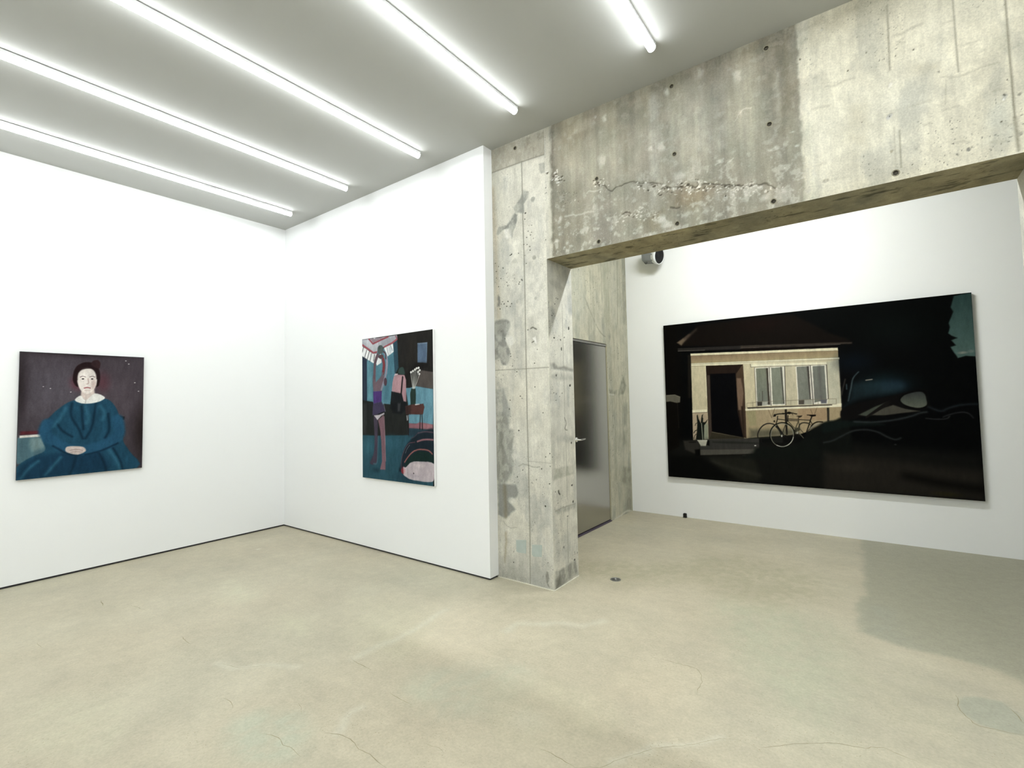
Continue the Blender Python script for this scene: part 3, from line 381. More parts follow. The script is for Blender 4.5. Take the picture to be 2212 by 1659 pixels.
MARKS_COLUMN=[
('P','a79f86',.9,.0166,0,0,[3.222,3.683,3.886,3.652,3.88,3.452,3.583,3.466,3.263,3.47]),
('P','8f8468',.6,.0544,0,0,[3.616,3.612,3.873,3.581,3.87,3.479,3.636,3.488]),
('P','dfdac4',.5,.0326,0,0,[3.589,3.459,3.875,3.449,3.869,2.588,3.81,2.593,3.788,1.344,3.578,1.343]),
('P','e2dec9',.6,.0436,0,0,[3.599,2.558,3.815,2.519,3.804,1.762,3.588,1.744]),
('P','c3c0a8',.5,.0465,0,0,[3.269,3.463,3.358,3.446,3.377,2.124,3.253,2.137]),
('S','b39a6c',.5,.0278,0,(.0301,.0301),[3.266,3.321,3.286,2.79,3.304,2.19]),
('S','8b8772',1,.0033,.004,(.0076,.0076),[3.577,3.468,3.578,3.02,3.582,2.634,3.583,2.101,3.582,2.166,3.58,1.343,3.583,.904,3.583,.383,3.576,.0]),
('S','8e8a76',1,.0035,.003,(.0093,.0093),[3.263,3.47,3.577,3.468,3.869,3.455]),
('S','8e8a76',.8,.0028,.002,(.0064,.0064),[3.26,1.736,3.578,1.733,3.8,1.732]),
('S','98947e',.6,.0029,.001,(.0049,.0049),[3.575,.982,3.813,.979]),
('S','a09c86',.5,.0033,0,(.0055,.0055),[3.505,3.431,3.5,3.255]),
('P','87877a',.86,.0063,.004,0,[3.747,3.4,3.814,3.398,3.864,3.349,3.863,3.293,3.828,3.314,3.769,3.308]),
('P','888a7f',.86,.0065,.005,0,[3.583,3.232,3.646,3.195,3.627,3.138,3.591,3.108,3.584,3.028,3.508,3.057,3.487,3.101,3.558,3.161]),
('P','7b7d74',.86,.0066,.005,0,[3.496,3.06,3.521,3.034,3.518,2.986,3.461,2.847,3.445,2.865,3.427,2.929,3.383,2.937,3.308,2.906,3.299,2.918,3.322,2.973,3.409,2.963]),
('Q','dcd9cb',.8,.0089,0,0,[3.383,2.929,3.444,2.925,3.455,2.863,3.406,2.854]),
('Q','83847a',.86,.0093,.004,0,[3.253,2.123,3.301,2.167,3.403,2.156,3.424,2.105,3.374,2.005,3.417,1.889,3.4,1.787,3.334,1.783,3.304,1.833,3.247,1.845]),
('P','6f6f62',.6,.0184,0,0,[3.29,2.119,3.373,2.143,3.36,2.031,3.278,2.039]),
('P','7d7b70',.86,.0074,.004,0,[3.296,2.377,3.322,2.361,3.32,2.275,3.291,2.279]),
('E','d8d6c8',.8,.5,0,0,[3.424,1.977,.0494,.0559]),
('P','94958a',.86,.011,0,0,[3.257,1.576,3.349,1.574,3.37,1.5,3.407,1.389,3.416,1.342,3.252,1.342]),
('Q','8a8b7e',.86,.0147,0,0,[3.255,1.341,3.383,1.342,3.395,1.242,3.444,1.216,3.424,1.036,3.408,.855,3.26,.797]),
('P','777869',.6,.0208,0,0,[3.302,1.323,3.337,1.323,3.331,.831,3.285,.828]),
('P','8b8c82',.95,.0104,0,0,[3.266,.776,3.449,.787,3.476,.719,3.458,.68,3.38,.638,3.447,.583,3.343,.499,3.262,.515]),
('C','857a5b',.8,.0164,0,(.0308,.0308),[3.33,.759,3.341,.616,3.339,.508]),
('C','a8956a',.7,.0143,0,(.0224,.0224),[3.343,.374,3.337,.257,3.323,.139]),
('E','d5d2c0',.7,.6,0,0,[3.449,1.019,.0445,.0358]),
('E','d8d5c4',.7,.6,0,0,[3.412,.65,.0559,.0357]),
('P','a7a593',.6,.0828,0,0,[3.263,.128,3.468,.2,3.802,.225,3.806,-.014,3.271,-.023]),
('P','8f8d7c',.5,.0413,0,0,[3.272,.031,3.551,.051,3.549,-.005,3.283,-.02]),
('P','9b9986',.6,.0303,0,0,[3.371,.103,3.422,.113,3.441,.012,3.397,.003]),
('P','5f5d50',.86,.0056,.008,0,[3.735,.129,3.755,.125,3.758,.075,3.743,.047,3.757,.015,3.745,.023,3.726,.077]),
('E','8f8e80',.7,.5,0,0,[3.684,3.118,.0291,.0285]),
('E','9c9a88',.8,.5,.002,0,[3.685,2.638,.0267,.0263]),
('E','aaa895',.8,.6,0,0,[3.506,2.299,.0175,.0222]),
('E','aaa895',.8,.6,0,0,[3.691,2.299,.0184,.0154]),
('E','b0ae9b',.6,.6,0,0,[3.486,2.642,.0307,.029]),
('P','b2af9c',.6,.0258,0,0,[3.608,2.155,3.664,2.157,3.681,2.077,3.716,2.027,3.695,1.922,3.63,1.927,3.605,2.039]),
('P','efece0',.86,.0042,0,0,[3.65,1.98,3.679,1.989,3.686,1.93,3.663,1.94]),
('C','6e6b5a',1,.0026,.004,(.0085,.0085),[3.638,2.055,3.662,2.06,3.689,2.042]),
('C','6e6b5a',1,.0025,.004,(.0085,.0085),[3.64,1.938,3.659,1.948]),
('C','76725f',.7,.003,.002,(.004,.004),[3.481,.936,3.531,.953,3.595,.944,3.648,.936,3.69,.941]),
('C','8b8874',.6,.0031,0,(.0051,.0051),[3.317,.469,3.362,.43,3.452,.434]),
('E','3c392e',1,.4,.005,0,[3.601,3.026,.0104,.0086]),
('E','3c392e',1,.4,.005,0,[3.596,2.975,.0069,.0058]),
('E','3c392e',1,.4,.005,0,[3.807,3.136,.0065,.0056]),
('E','3c392e',1,.4,.005,0,[3.643,2.704,.0068,.0057]),
('E','3c392e',1,.4,.005,0,[3.558,2.47,.007,.0057]),
('E','3c392e',1,.4,.005,0,[3.523,2.703,.0059,.0048]),
('E','3c392e',1,.4,.005,0,[3.457,2.704,.0084,.0068]),
('E','3c392e',1,.4,.005,0,[3.445,2.699,.0072,.0058]),
('E','55513f',.85,.5,.003,0,[3.638,2.909,.008,.0048]),
('E','55513f',.85,.5,.003,0,[3.667,2.904,.0079,.0047]),
('E','55513f',.85,.5,.003,0,[3.629,2.861,.008,.0048]),
('E','55513f',.85,.5,.003,0,[3.613,2.814,.008,.0048]),
('E','55513f',.85,.5,.003,0,[3.653,2.829,.0079,.0047]),
('E','55513f',.85,.5,.003,0,[3.681,2.793,.0078,.0047]),
('E','55513f',.85,.5,.003,0,[3.617,2.753,.008,.0048]),
('E','55513f',.85,.5,.003,0,[3.585,2.76,.0081,.0048]),
('E','55513f',.85,.5,.003,0,[3.637,2.737,.0079,.0047]),
('E','55513f',.85,.5,.003,0,[3.665,2.846,.0079,.0047]),
('E','55513f',.85,.5,.003,0,[3.592,2.67,.008,.0048]),
('E','55513f',.85,.5,.003,0,[3.599,2.602,.008,.0048]),
('E','55513f',.85,.5,.003,0,[3.809,2.818,.0075,.0046]),
('E','55513f',.85,.5,.003,0,[3.802,2.754,.0076,.0046]),
('E','55513f',.85,.5,.003,0,[3.806,2.702,.0075,.0046]),
('E','55513f',.85,.5,.003,0,[3.277,2.661,.0088,.005]),
('E','55513f',.85,.5,.003,0,[3.314,2.625,.0087,.005]),
('E','55513f',.85,.5,.003,0,[3.288,2.589,.0088,.005]),
('E','55513f',.85,.5,.003,0,[3.397,2.482,.0085,.0049]),
('E','3f3c30',1,.5,.004,0,[3.365,2.604,.0071,.0057]),
('E','3f3c30',1,.5,.004,0,[3.335,2.519,.0072,.0057]),
('E','3f3c30',1,.5,.004,0,[3.554,2.475,.0067,.0055]),
('E','3f3c30',1,.5,.004,0,[3.529,2.459,.0068,.0056]),
('E','3f3c30',1,.5,.004,0,[3.524,2.444,.0068,.0056]),
('E','3f3c30',1,.5,.004,0,[3.405,2.451,.007,.0057]),
('E','3f3c30',1,.5,.004,0,[3.289,2.531,.0073,.0058]),
('E','3f3c30',1,.5,.004,0,[3.308,2.454,.0072,.0057]),
('E','3f3c30',1,.5,.004,0,[3.351,2.324,.0071,.0057]),
('E','3f3c30',1,.5,.004,0,[3.366,2.298,.0071,.0057]),
('E','3f3c30',1,.5,.004,0,[3.335,2.302,.0072,.0057]),
('E','3f3c30',1,.5,.004,0,[3.407,2.308,.007,.0056]),
('E','3f3c30',1,.5,.004,0,[3.441,2.292,.0069,.0056]),
('E','3f3c30',1,.5,.004,0,[3.391,2.27,.007,.0057]),
('E','3f3c30',1,.5,.004,0,[3.431,2.269,.007,.0056]),
('E','3f3c30',1,.5,.004,0,[3.324,2.263,.0072,.0057]),
('E','3f3c30',1,.5,.004,0,[3.369,1.998,.0071,.0056]),
('E','3f3c30',1,.5,.004,0,[3.421,1.865,.007,.0056]),
('E','3f3c30',1,.5,.004,0,[3.424,1.841,.0069,.0056]),
('E','3f3c30',1,.5,.004,0,[3.665,1.769,.0065,.0054]),
('E','3f3c30',1,.5,.004,0,[3.699,1.883,.0064,.0054]),
('E','3f3c30',1,.5,.004,0,[3.482,1.712,.0068,.0055]),
('E','3f3c30',1,.5,.004,0,[3.663,1.579,.0064,.0053]),
('E','3f3c30',1,.5,.004,0,[3.515,1.511,.0067,.0055]),
('E','3f3c30',1,.5,.004,0,[3.534,1.49,.0067,.0054]),
('E','3f3c30',1,.5,.004,0,[3.731,1.377,.0063,.0053]),
('E','3f3c30',1,.5,.004,0,[3.407,1.484,.0069,.0055]),
('E','3f3c30',1,.5,.004,0,[3.395,1.405,.007,.0055]),
('E','3f3c30',1,.5,.004,0,[3.605,2.053,.0066,.0054]),
('E','35332a',1,.4,.005,0,[3.49,1.222,.0066,.0054]),
('E','35332a',1,.4,.005,0,[3.79,1.053,.0061,.0051]),
('E','35332a',1,.4,.005,0,[3.749,1.028,.0051,.0043]),
('E','35332a',1,.4,.005,0,[3.708,.926,.0062,.0052]),
('E','35332a',1,.4,.005,0,[3.79,.951,.005,.0042]),
('E','35332a',1,.4,.005,0,[3.784,.815,.006,.0051]),
('E','35332a',1,.4,.005,0,[3.738,.638,.0082,.0068]),
('E','35332a',1,.4,.005,0,[3.524,.908,.0055,.0044]),
('E','35332a',1,.4,.005,0,[3.467,.847,.0067,.0053]),
('E','35332a',1,.4,.005,0,[3.656,.84,.0052,.0043]),
('E','35332a',1,.4,.005,0,[3.747,.207,.0051,.0042]),
('E','35332a',1,.4,.005,0,[3.417,.143,.0067,.0053]),
]
MARKS_REVEAL=[
('S','a5a28c',1,.0034,.002,(.0078,.0078),[.331,2.264,.333,1.931,.332,1.336,.342,1.103,.338,.661]),
('S','a5a28c',1,.0037,.002,(.0087,.0087),[.336,.512,.33,.156]),
('S','b5b29c',.6,.0032,0,(.0064,.0064),[.201,1.882,.203,1.767]),
('P','8f8d7e',.9,.0103,.003,0,[.125,1.763,.189,1.77,.246,1.738,.329,1.749,.494,1.732,.493,1.708,.275,1.716,.13,1.718]),
('Q','a09e8d',.7,.017,0,0,[.215,1.691,.365,1.684,.459,1.674,.465,1.642,.212,1.637,.141,1.658]),
('Q','a2a090',.8,.0191,0,0,[.184,1.177,.285,1.187,.462,1.156,.46,1.124,.215,1.14]),
('P','a5a38a',.85,.0094,0,0,[.14,.933,.469,.93,.461,.852,.136,.847]),
('P','9c9a89',.8,.0164,0,0,[.142,.611,.327,.615,.474,.601,.459,.568,.173,.571]),
('C','8a8772',.7,.0035,.002,(.0059,.0059),[.158,.599,.258,.606,.47,.603]),
('P','8d8c7c',.85,.0117,0,0,[.133,.136,.235,.136,.45,.145,.486,.024,.13,-.0]),
('P','6d6b5b',.7,.0187,0,0,[.134,.077,.199,.083,.213,.02,.139,.005]),
('Q','a3a08a',.6,.0127,0,0,[.133,2.434,.249,2.452,.338,2.408,.306,2.387,.188,2.398]),
('P','a7a592',.5,.0234,0,0,[.12,1.207,.152,1.205,.182,1.134,.135,.831,.113,.868]),
('E','35332a',1,.4,.005,0,[.434,2.076,.0129,.0179]),
('E','35332a',1,.4,.005,0,[.198,1.976,.0131,.0085]),
('E','35332a',1,.4,.005,0,[.306,1.893,.0107,.0189]),
('E','35332a',1,.4,.005,0,[.297,1.966,.0091,.0071]),
('E','35332a',1,.4,.005,0,[.356,1.991,.0093,.0056]),
('E','35332a',1,.4,.005,0,[.434,1.594,.0144,.0128]),
('E','35332a',1,.4,.005,0,[.217,1.671,.0088,.0092]),
('E','35332a',1,.4,.005,0,[.268,2.302,.0075,.0055]),
('E','35332a',1,.4,.005,0,[.242,2.304,.0075,.0039]),
('E','35332a',1,.4,.005,0,[.223,2.255,.0089,.0047]),
('E','35332a',1,.4,.005,0,[.218,2.154,.0074,.0039]),
('E','35332a',1,.4,.005,0,[.2,1.469,.0087,.0046]),
('E','35332a',1,.4,.005,0,[.171,1.53,.0086,.0045]),
('E','35332a',1,.4,.005,0,[.207,1.524,.0087,.0038]),
('E','35332a',1,.4,.005,0,[.296,1.526,.006,.0054]),
('E','35332a',1,.4,.005,0,[.26,1.499,.0074,.0038]),
('E','45433a',1,.5,.004,0,[.432,1.113,.0128,.0108]),
('E','45433a',1,.5,.004,0,[.161,.749,.0097,.0051]),
('E','45433a',1,.5,.004,0,[.435,.626,.0145,.0124]),
('E','45433a',1,.5,.004,0,[.34,.524,.0139,.0052]),
('E','45433a',1,.5,.004,0,[.437,.149,.0144,.0105]),
('E','45433a',1,.5,.004,0,[.423,.761,.0163,.008]),
('E','45433a',1,.5,.004,0,[.131,1.025,.0064,.0051]),
('E','45433a',1,.5,.004,0,[.193,.652,.0082,.0042]),
('E','45433a',1,.5,.004,0,[.268,.293,.0084,.0119]),
('C','2f2d25',1,.0036,.006,(.0108,.0108),[.211,.752,.216,.734,.229,.719]),
('C','55523f',.8,.0037,.004,(.0062,.0062),[.327,1.326,.356,1.28,.331,1.237,.366,1.222]),
]
MARKS_BEAM=[
('P','9a947c',1,.0091,0,0,[3.868,3.679,3.862,2.604,4.027,2.514,5.58,2.543,5.583,2.631,5.582,3.203,5.581,3.674,5.505,3.753]),
('P','7c735a',.7,.1357,0,0,[3.876,3.683,4.277,3.693,4.313,3.499,4.095,3.338,3.913,3.315]),
('P','827a60',.7,.1499,0,0,[4.319,3.689,5.012,3.68,5.006,3.522,4.659,3.422,4.378,3.424]),
('P','80775a',.75,.0618,0,0,[5.393,3.671,5.581,3.674,5.58,3.245,5.493,3.032,5.415,3.101]),
('P','857c60',.6,.0687,0,0,[5.012,3.68,5.402,3.677,5.379,3.57,5.059,3.5]),
('P','8f8768',.6,.0886,0,0,[3.878,3.189,4.118,3.147,4.103,2.629,3.878,2.621]),
('P','8b7c58',.8,.0466,0,0,[4.8,2.902,5.085,2.832,5.04,2.723,4.922,2.72,4.801,2.774]),
('P','8c8058',.5,.0489,0,0,[4.586,2.709,4.755,2.762,4.797,2.659,4.655,2.61]),
('P','a7a48e',.7,.1687,0,0,[4.782,3.519,5.396,3.298,5.378,3.073,4.986,2.984,4.765,3.052]),
('P','a8a287',.7,.1166,0,0,[3.977,3.403,4.264,3.258,4.427,3.282,4.473,3.093,4.002,3.207]),
('P','b7b4a2',.7,.0297,0,0,[4.69,3.604,4.743,3.583,4.709,2.786,4.668,2.796]),
('P','b3ae94',.7,.0199,0,0,[5.456,3.441,5.487,3.427,5.48,3.14,5.449,3.152]),
('P','aaa68c',.6,.0136,0,0,[4.983,3.326,5.004,3.318,4.983,3.053,4.962,3.06]),
('P','aaa68c',.5,.0166,0,0,[4.832,3.476,4.86,3.465,4.839,3.03,4.817,3.037]),
('P','b5b19b',.55,.0447,0,0,[5.018,3.267,5.171,3.217,5.169,3.037,5.023,3.108]),
('P','a49d82',.5,.0323,0,0,[5.167,3.356,5.413,3.27,5.407,3.125,5.181,3.208]),
('P','77705a',.6,.0212,0,0,[3.868,3.686,3.9,3.675,3.893,2.592,3.859,2.598]),
('S','7d775f',.5,.0155,0,(.018,.018),[4.496,3.408,4.499,3.11]),
('E','d3d0c0',.5,.8,0,0,[4.305,3.245,.0934,.0632]),
('E','d3d0c0',.6,.8,0,0,[4.771,3.204,.0682,.0583]),
('E','d3d0c0',.9,.8,0,0,[4.817,3.211,.0181,.0185]),
('E','d3d0c0',.7,.8,0,0,[4.688,3.213,.0236,.0237]),
('E','d3d0c0',.7,.8,0,0,[4.985,2.962,.0525,.0446]),
('E','d3d0c0',.6,.8,0,0,[4.876,2.961,.0654,.0455]),
('E','d3d0c0',.5,.8,0,0,[5.195,3.576,.0585,.0761]),
('E','d3d0c0',.5,.8,0,0,[5.252,3.497,.0477,.0536]),
('E','d3d0c0',.45,.8,0,0,[5.031,3.614,.0366,.0561]),
('E','d3d0c0',.6,.8,0,0,[4.807,3.569,.0296,.035]),
('E','d3d0c0',.8,.8,0,0,[4.26,3.598,.0152,.018]),
('E','d3d0c0',.5,.8,0,0,[4.342,3.559,.0268,.0379]),
('E','d3d0c0',.8,.8,0,0,[3.917,2.895,.0456,.0534]),
('E','d3d0c0',.8,.8,0,0,[3.93,2.818,.0423,.0239]),
('E','d3d0c0',.8,.8,0,0,[3.904,2.723,.0305,.0187]),
('E','d3d0c0',.8,.8,0,0,[3.963,2.657,.018,.0158]),
('E','d3d0c0',.5,.8,0,0,[4.164,2.745,.0559,.0511]),
('E','d3d0c0',.5,.8,0,0,[4.211,2.901,.0688,.0637]),
('E','d3d0c0',.7,.8,0,0,[4.395,2.717,.0568,.0418]),
('E','d3d0c0',.9,.8,0,0,[4.353,2.652,.0211,.0148]),
('E','d3d0c0',.6,.8,0,0,[4.175,2.652,.0501,.028]),
('E','d3d0c0',.8,.8,0,0,[4.59,2.66,.0267,.038]),
('E','d3d0c0',.7,.8,0,0,[4.535,2.685,.0173,.0312]),
('E','d3d0c0',.7,.8,0,0,[4.543,2.913,.0371,.041]),
('E','d3d0c0',.9,.8,0,0,[4.753,2.699,.0659,.0462]),
('E','d3d0c0',.8,.8,0,0,[4.774,2.653,.0564,.0414]),
('E','d3d0c0',.5,.8,0,0,[4.91,2.694,.0431,.0314]),
('E','d3d0c0',.5,.8,0,0,[5.007,2.687,.0722,.0441]),
('E','d3d0c0',.7,.8,0,0,[5.163,2.75,.0777,.0471]),
('E','d3d0c0',.8,.8,0,0,[5.26,2.714,.047,.0462]),
('E','d3d0c0',.6,.8,0,0,[5.296,2.677,.0371,.0313]),
('E','d3d0c0',.8,.8,0,0,[5.16,2.67,.0196,.0171]),
('E','d3d0c0',.6,.8,0,0,[5.371,2.678,.0396,.0308]),
('E','d3d0c0',.8,.8,0,0,[5.437,2.964,.0422,.0163]),
('E','d3d0c0',.5,.8,0,0,[5.457,2.901,.0262,.0507]),
('E','d3d0c0',.9,.8,0,0,[5.559,2.944,.0168,.0139]),
('E','d3d0c0',.7,.8,0,0,[5.496,2.685,.0595,.014]),
('E','d3d0c0',.7,.8,0,0,[5.567,2.745,.025,.0119]),
('E','d3d0c0',.8,.8,0,0,[5.127,2.979,.022,.0217]),
('E','d3d0c0',.7,.8,0,0,[5.187,2.966,.0215,.0193]),
('E','d3d0c0',.9,.8,0,0,[5.536,3.029,.0203,.006]),
('E','d3d0c0',.4,.8,0,0,[5.291,3.254,.0561,.0423]),
('E','d3d0c0',.8,.8,0,0,[3.941,3.198,.0364,.0294]),
('C','c8c3ad',.8,.0032,0,(.0053,.0053),[5.221,3.204,5.282,3.268,5.329,3.26]),
('C','c8c3ad',.7,.0043,0,(.0114,.0114),[3.978,2.9,4.082,2.894,4.224,2.878]),
('C','c8c3ad',.7,.0041,0,(.0096,.0096),[4.173,3.04,4.298,3.031]),
('C','c9c5b0',.8,.0032,0,(.0086,.0086),[5.101,2.96,5.143,2.996]),
('C','c9c5b0',.8,.0032,0,(.0084,.0084),[5.171,2.954,5.207,2.981]),
('C','57503c',1,.0041,.006,(.0054,.0054),[4.238,3.112,4.312,3.052,4.371,2.995,4.431,3.016,4.521,3.02,4.595,2.989,4.691,2.966,4.784,2.916,4.873,2.881,4.982,2.864,5.086,2.843,5.185,2.81,5.281,2.776,5.374,2.756,5.453,2.707]),
('E','4d4635',.9,.5,-.004,0,[4.971,2.848,.0088,.0038]),
('E','cdc8b0',.9,.5,-.004,0,[5.105,2.856,.0088,.0052]),
('E','dcd8c6',.9,.5,.004,0,[5.059,2.848,.0118,.0077]),
('E','5d553f',.9,.5,.004,0,[5.041,2.82,.0049,.0066]),
('E','4d4635',.9,.5,.004,0,[4.78,2.912,.0074,.0089]),
('E','5d553f',.9,.5,.004,0,[5.181,2.798,.0114,.0059]),
('E','4d4635',.9,.5,-.004,0,[4.748,2.912,.0063,.0053]),
('E','5d553f',.9,.5,.004,0,[5.217,2.777,.0084,.0066]),
('E','dcd8c6',.9,.5,.004,0,[5.202,2.767,.0075,.0043]),
('E','e2dfd0',.9,.5,.004,0,[4.916,2.852,.0075,.0065]),
('E','cdc8b0',.9,.5,-.004,0,[5.038,2.834,.0067,.0065]),
('E','5d553f',.9,.5,-.004,0,[5.387,2.706,.0073,.0033]),
('E','5d553f',.9,.5,-.004,0,[5.458,2.751,.0036,.0045]),
('E','e2dfd0',.9,.5,-.004,0,[5.006,2.871,.0106,.0038]),
('E','5d553f',.9,.5,.004,0,[5.136,2.822,.0074,.0084]),
('E','4d4635',.9,.5,.004,0,[4.713,2.941,.0065,.0081]),
('E','4d4635',.9,.5,-.004,0,[5.298,2.766,.012,.0053]),
('E','cdc8b0',.9,.5,-.004,0,[5.034,2.835,.0097,.0086]),
('E','5d553f',.9,.5,.004,0,[4.583,2.977,.0159,.0043]),
('E','cdc8b0',.9,.5,.004,0,[5.003,2.872,.0087,.0047]),
('E','4d4635',.9,.5,-.004,0,[4.757,2.918,.0072,.0086]),
('E','5d553f',.9,.5,-.004,0,[4.889,2.881,.0069,.0064]),
('E','5d553f',.9,.5,-.004,0,[4.765,2.907,.0051,.0089]),
('E','dcd8c6',.9,.5,-.004,0,[5.227,2.787,.0081,.0037]),
('E','cdc8b0',.9,.5,.004,0,[5.269,2.785,.0066,.0066]),
('E','5d553f',.9,.5,.004,0,[5.092,2.848,.0071,.0054]),
('E','dcd8c6',.9,.5,.004,0,[5.333,2.763,.007,.0063]),
('E','cdc8b0',.9,.5,.004,0,[4.911,2.882,.0111,.006]),
('E','cdc8b0',.9,.5,-.004,0,[4.948,2.916,.012,.0045]),
('E','dcd8c6',.9,.5,.004,0,[5.471,2.713,.0066,.0069]),
('E','cdc8b0',.9,.5,.004,0,[5.202,2.811,.0053,.0064]),
('E','dcd8c6',.9,.5,.004,0,[5.206,2.803,.0042,.0064]),
('E','cdc8b0',.9,.5,-.004,0,[4.754,2.926,.005,.0039]),
('E','dcd8c6',.9,.5,.004,0,[4.884,2.862,.0052,.0065]),
('E','4d4635',.9,.5,.004,0,[5.16,2.747,.006,.0058]),
('E','e2dfd0',.9,.5,.004,0,[5.071,2.824,.0114,.0053]),
('E','4d4635',.9,.5,-.004,0,[5.305,2.774,.0073,.0073]),
('E','cdc8b0',.9,.5,.004,0,[4.843,2.884,.0077,.0083]),
('E','5d553f',.9,.5,.004,0,[4.953,2.865,.0054,.004]),
('E','4d4635',.9,.5,-.004,0,[4.605,2.966,.0141,.0057]),
('E','dcd8c6',.9,.5,.004,0,[5.322,2.761,.0088,.0047]),
('E','e2dfd0',.9,.5,.004,0,[5.033,2.869,.0115,.0067]),
('E','e2dfd0',.9,.5,-.004,0,[4.79,2.898,.0083,.0073]),
('E','e2dfd0',.9,.5,.004,0,[4.589,2.953,.0068,.009]),
('E','e2dfd0',.9,.5,-.004,0,[5.114,2.781,.012,.0037]),
('E','cdc8b0',.9,.5,-.004,0,[4.828,2.879,.0075,.0036]),
('E','dcd8c6',.9,.5,.004,0,[5.173,2.79,.0053,.0063]),
('E','dcd8c6',.9,.5,-.004,0,[5.466,2.696,.0048,.0054]),
('E','4d4635',.9,.5,.004,0,[4.742,2.872,.0138,.0049]),
('E','cdc8b0',.9,.5,.004,0,[4.891,2.899,.0117,.0064]),
('E','4d4635',.9,.5,.004,0,[5.177,2.813,.0125,.0049]),
('E','cdc8b0',.9,.5,.004,0,[4.921,2.87,.0131,.006]),
('E','dcd8c6',.9,.5,.004,0,[4.722,2.915,.0063,.0039]),
('E','dcd8c6',.9,.5,.004,0,[4.762,2.929,.0124,.0063]),
('E','cdc8b0',.9,.5,-.004,0,[5.312,2.784,.0114,.0035]),
('E','e2dfd0',.9,.5,.004,0,[5.113,2.822,.0102,.0062]),
('E','dcd8c6',.9,.5,-.004,0,[5.159,2.803,.0058,.0083]),
('E','5d553f',.9,.5,-.004,0,[5.03,2.836,.0098,.0068]),
('E','cdc8b0',.9,.5,.004,0,[4.913,2.907,.0129,.0074]),
('E','e2dfd0',.9,.5,-.004,0,[4.802,2.941,.0061,.0058]),
('E','dcd8c6',.9,.5,.004,0,[5.133,2.833,.0074,.0041]),
('E','5d553f',.9,.5,.004,0,[4.593,2.968,.0143,.0056]),
('E','5d553f',.9,.5,-.004,0,[4.883,2.849,.0139,.0043]),
('E','dcd8c6',.9,.5,.004,0,[5.229,2.765,.0058,.0061]),
('E','4d4635',.9,.5,.004,0,[5.236,2.797,.0124,.0069]),
('E','e2dfd0',.9,.5,.004,0,[4.87,2.874,.0102,.004]),
('E','4d4635',.9,.5,-.004,0,[4.819,2.87,.0106,.0037]),
('E','e2dfd0',.9,.5,.004,0,[4.939,2.822,.0073,.0084]),
('E','cdc8b0',.9,.5,-.004,0,[5.001,2.858,.0126,.0082]),
('E','5d553f',.9,.5,-.004,0,[4.677,2.959,.0146,.0046]),
('E','e2dfd0',.9,.5,-.004,0,[4.586,2.967,.0127,.0038]),
('E','cdc8b0',.9,.5,-.004,0,[4.757,2.891,.0118,.0042]),
('E','5d553f',.9,.5,-.004,0,[5.133,2.805,.0096,.0033]),
('E','cdc8b0',.9,.5,.004,0,[5.356,2.747,.0066,.0077]),
('E','4d4635',.9,.5,-.004,0,[5.053,2.852,.01,.0055]),
('E','5d553f',.9,.5,-.004,0,[4.976,2.902,.0096,.0049]),
('E','cdc8b0',.9,.5,.004,0,[4.876,2.909,.0065,.0061]),
('E','4d4635',.9,.5,.004,0,[5.156,2.813,.0124,.0082]),
('E','5d553f',.9,.5,.004,0,[4.786,2.881,.0074,.004]),
('E','cdc8b0',.9,.5,-.004,0,[4.94,2.848,.0102,.0051]),
('E','5d553f',.9,.5,.004,0,[4.627,2.981,.0121,.0089]),
('E','dcd8c6',.9,.5,-.004,0,[4.997,2.883,.0085,.0088]),
('E','dcd8c6',.9,.5,.004,0,[5.225,2.772,.0048,.0083]),
('E','cdc8b0',.9,.5,-.004,0,[5.199,2.814,.0118,.0036]),
('E','cdc8b0',.9,.5,.004,0,[5.307,2.783,.0094,.0045]),
('E','e2dfd0',.9,.5,-.004,0,[4.634,2.982,.0139,.0094]),
('E','dcd8c6',.9,.5,-.004,0,[5.049,2.822,.0129,.007]),
('E','4d4635',.9,.5,-.004,0,[4.858,2.906,.0055,.0046]),
('E','4d4635',.9,.5,.004,0,[4.648,2.929,.0106,.0057]),
('E','dcd8c6',.9,.5,.004,0,[5.197,2.825,.0055,.0051]),
('E','cdc8b0',.9,.5,.004,0,[4.986,2.825,.0131,.0071]),
('E','cdc8b0',.9,.5,-.004,0,[4.657,2.919,.0068,.0056]),
('E','5d553f',.9,.5,.004,0,[5.094,2.822,.0116,.0072]),
('E','cdc8b0',.9,.5,.004,0,[5.113,2.855,.0053,.0053]),
('E','cdc8b0',.9,.5,.004,0,[4.942,2.864,.0086,.0075]),
('E','e2dfd0',.9,.5,.004,0,[5.018,2.825,.0094,.0083]),
('E','dcd8c6',.9,.5,.004,0,[5.17,2.774,.0055,.0065]),
('E','dcd8c6',.9,.5,-.004,0,[4.572,2.994,.0092,.005]),
('E','e2dfd0',.9,.5,.004,0,[4.851,2.901,.0073,.0059]),
('E','5d553f',.9,.5,.004,0,[4.688,2.944,.0146,.0084]),
('E','e2dfd0',.9,.5,-.004,0,[4.947,2.844,.0046,.0042]),
('E','cdc8b0',.9,.5,-.004,0,[5.287,2.755,.0121,.0039]),
('E','5d553f',.9,.5,-.004,0,[4.885,2.887,.013,.0039]),
('E','e2dfd0',.9,.5,.004,0,[5.042,2.867,.0058,.0067]),
('E','5d553f',.9,.5,-.004,0,[5.038,2.815,.0091,.0074]),
('E','4d4635',.9,.5,.004,0,[5.129,2.825,.0044,.0051]),
('E','dcd8c6',.9,.5,-.004,0,[5.213,2.779,.0108,.0074]),
('E','cdc8b0',.9,.5,-.004,0,[4.844,2.85,.0126,.0046]),
('E','dcd8c6',.9,.5,.004,0,[5.0,2.85,.0132,.0062]),
('E','5d553f',.9,.5,-.004,0,[5.253,2.768,.0095,.0065]),
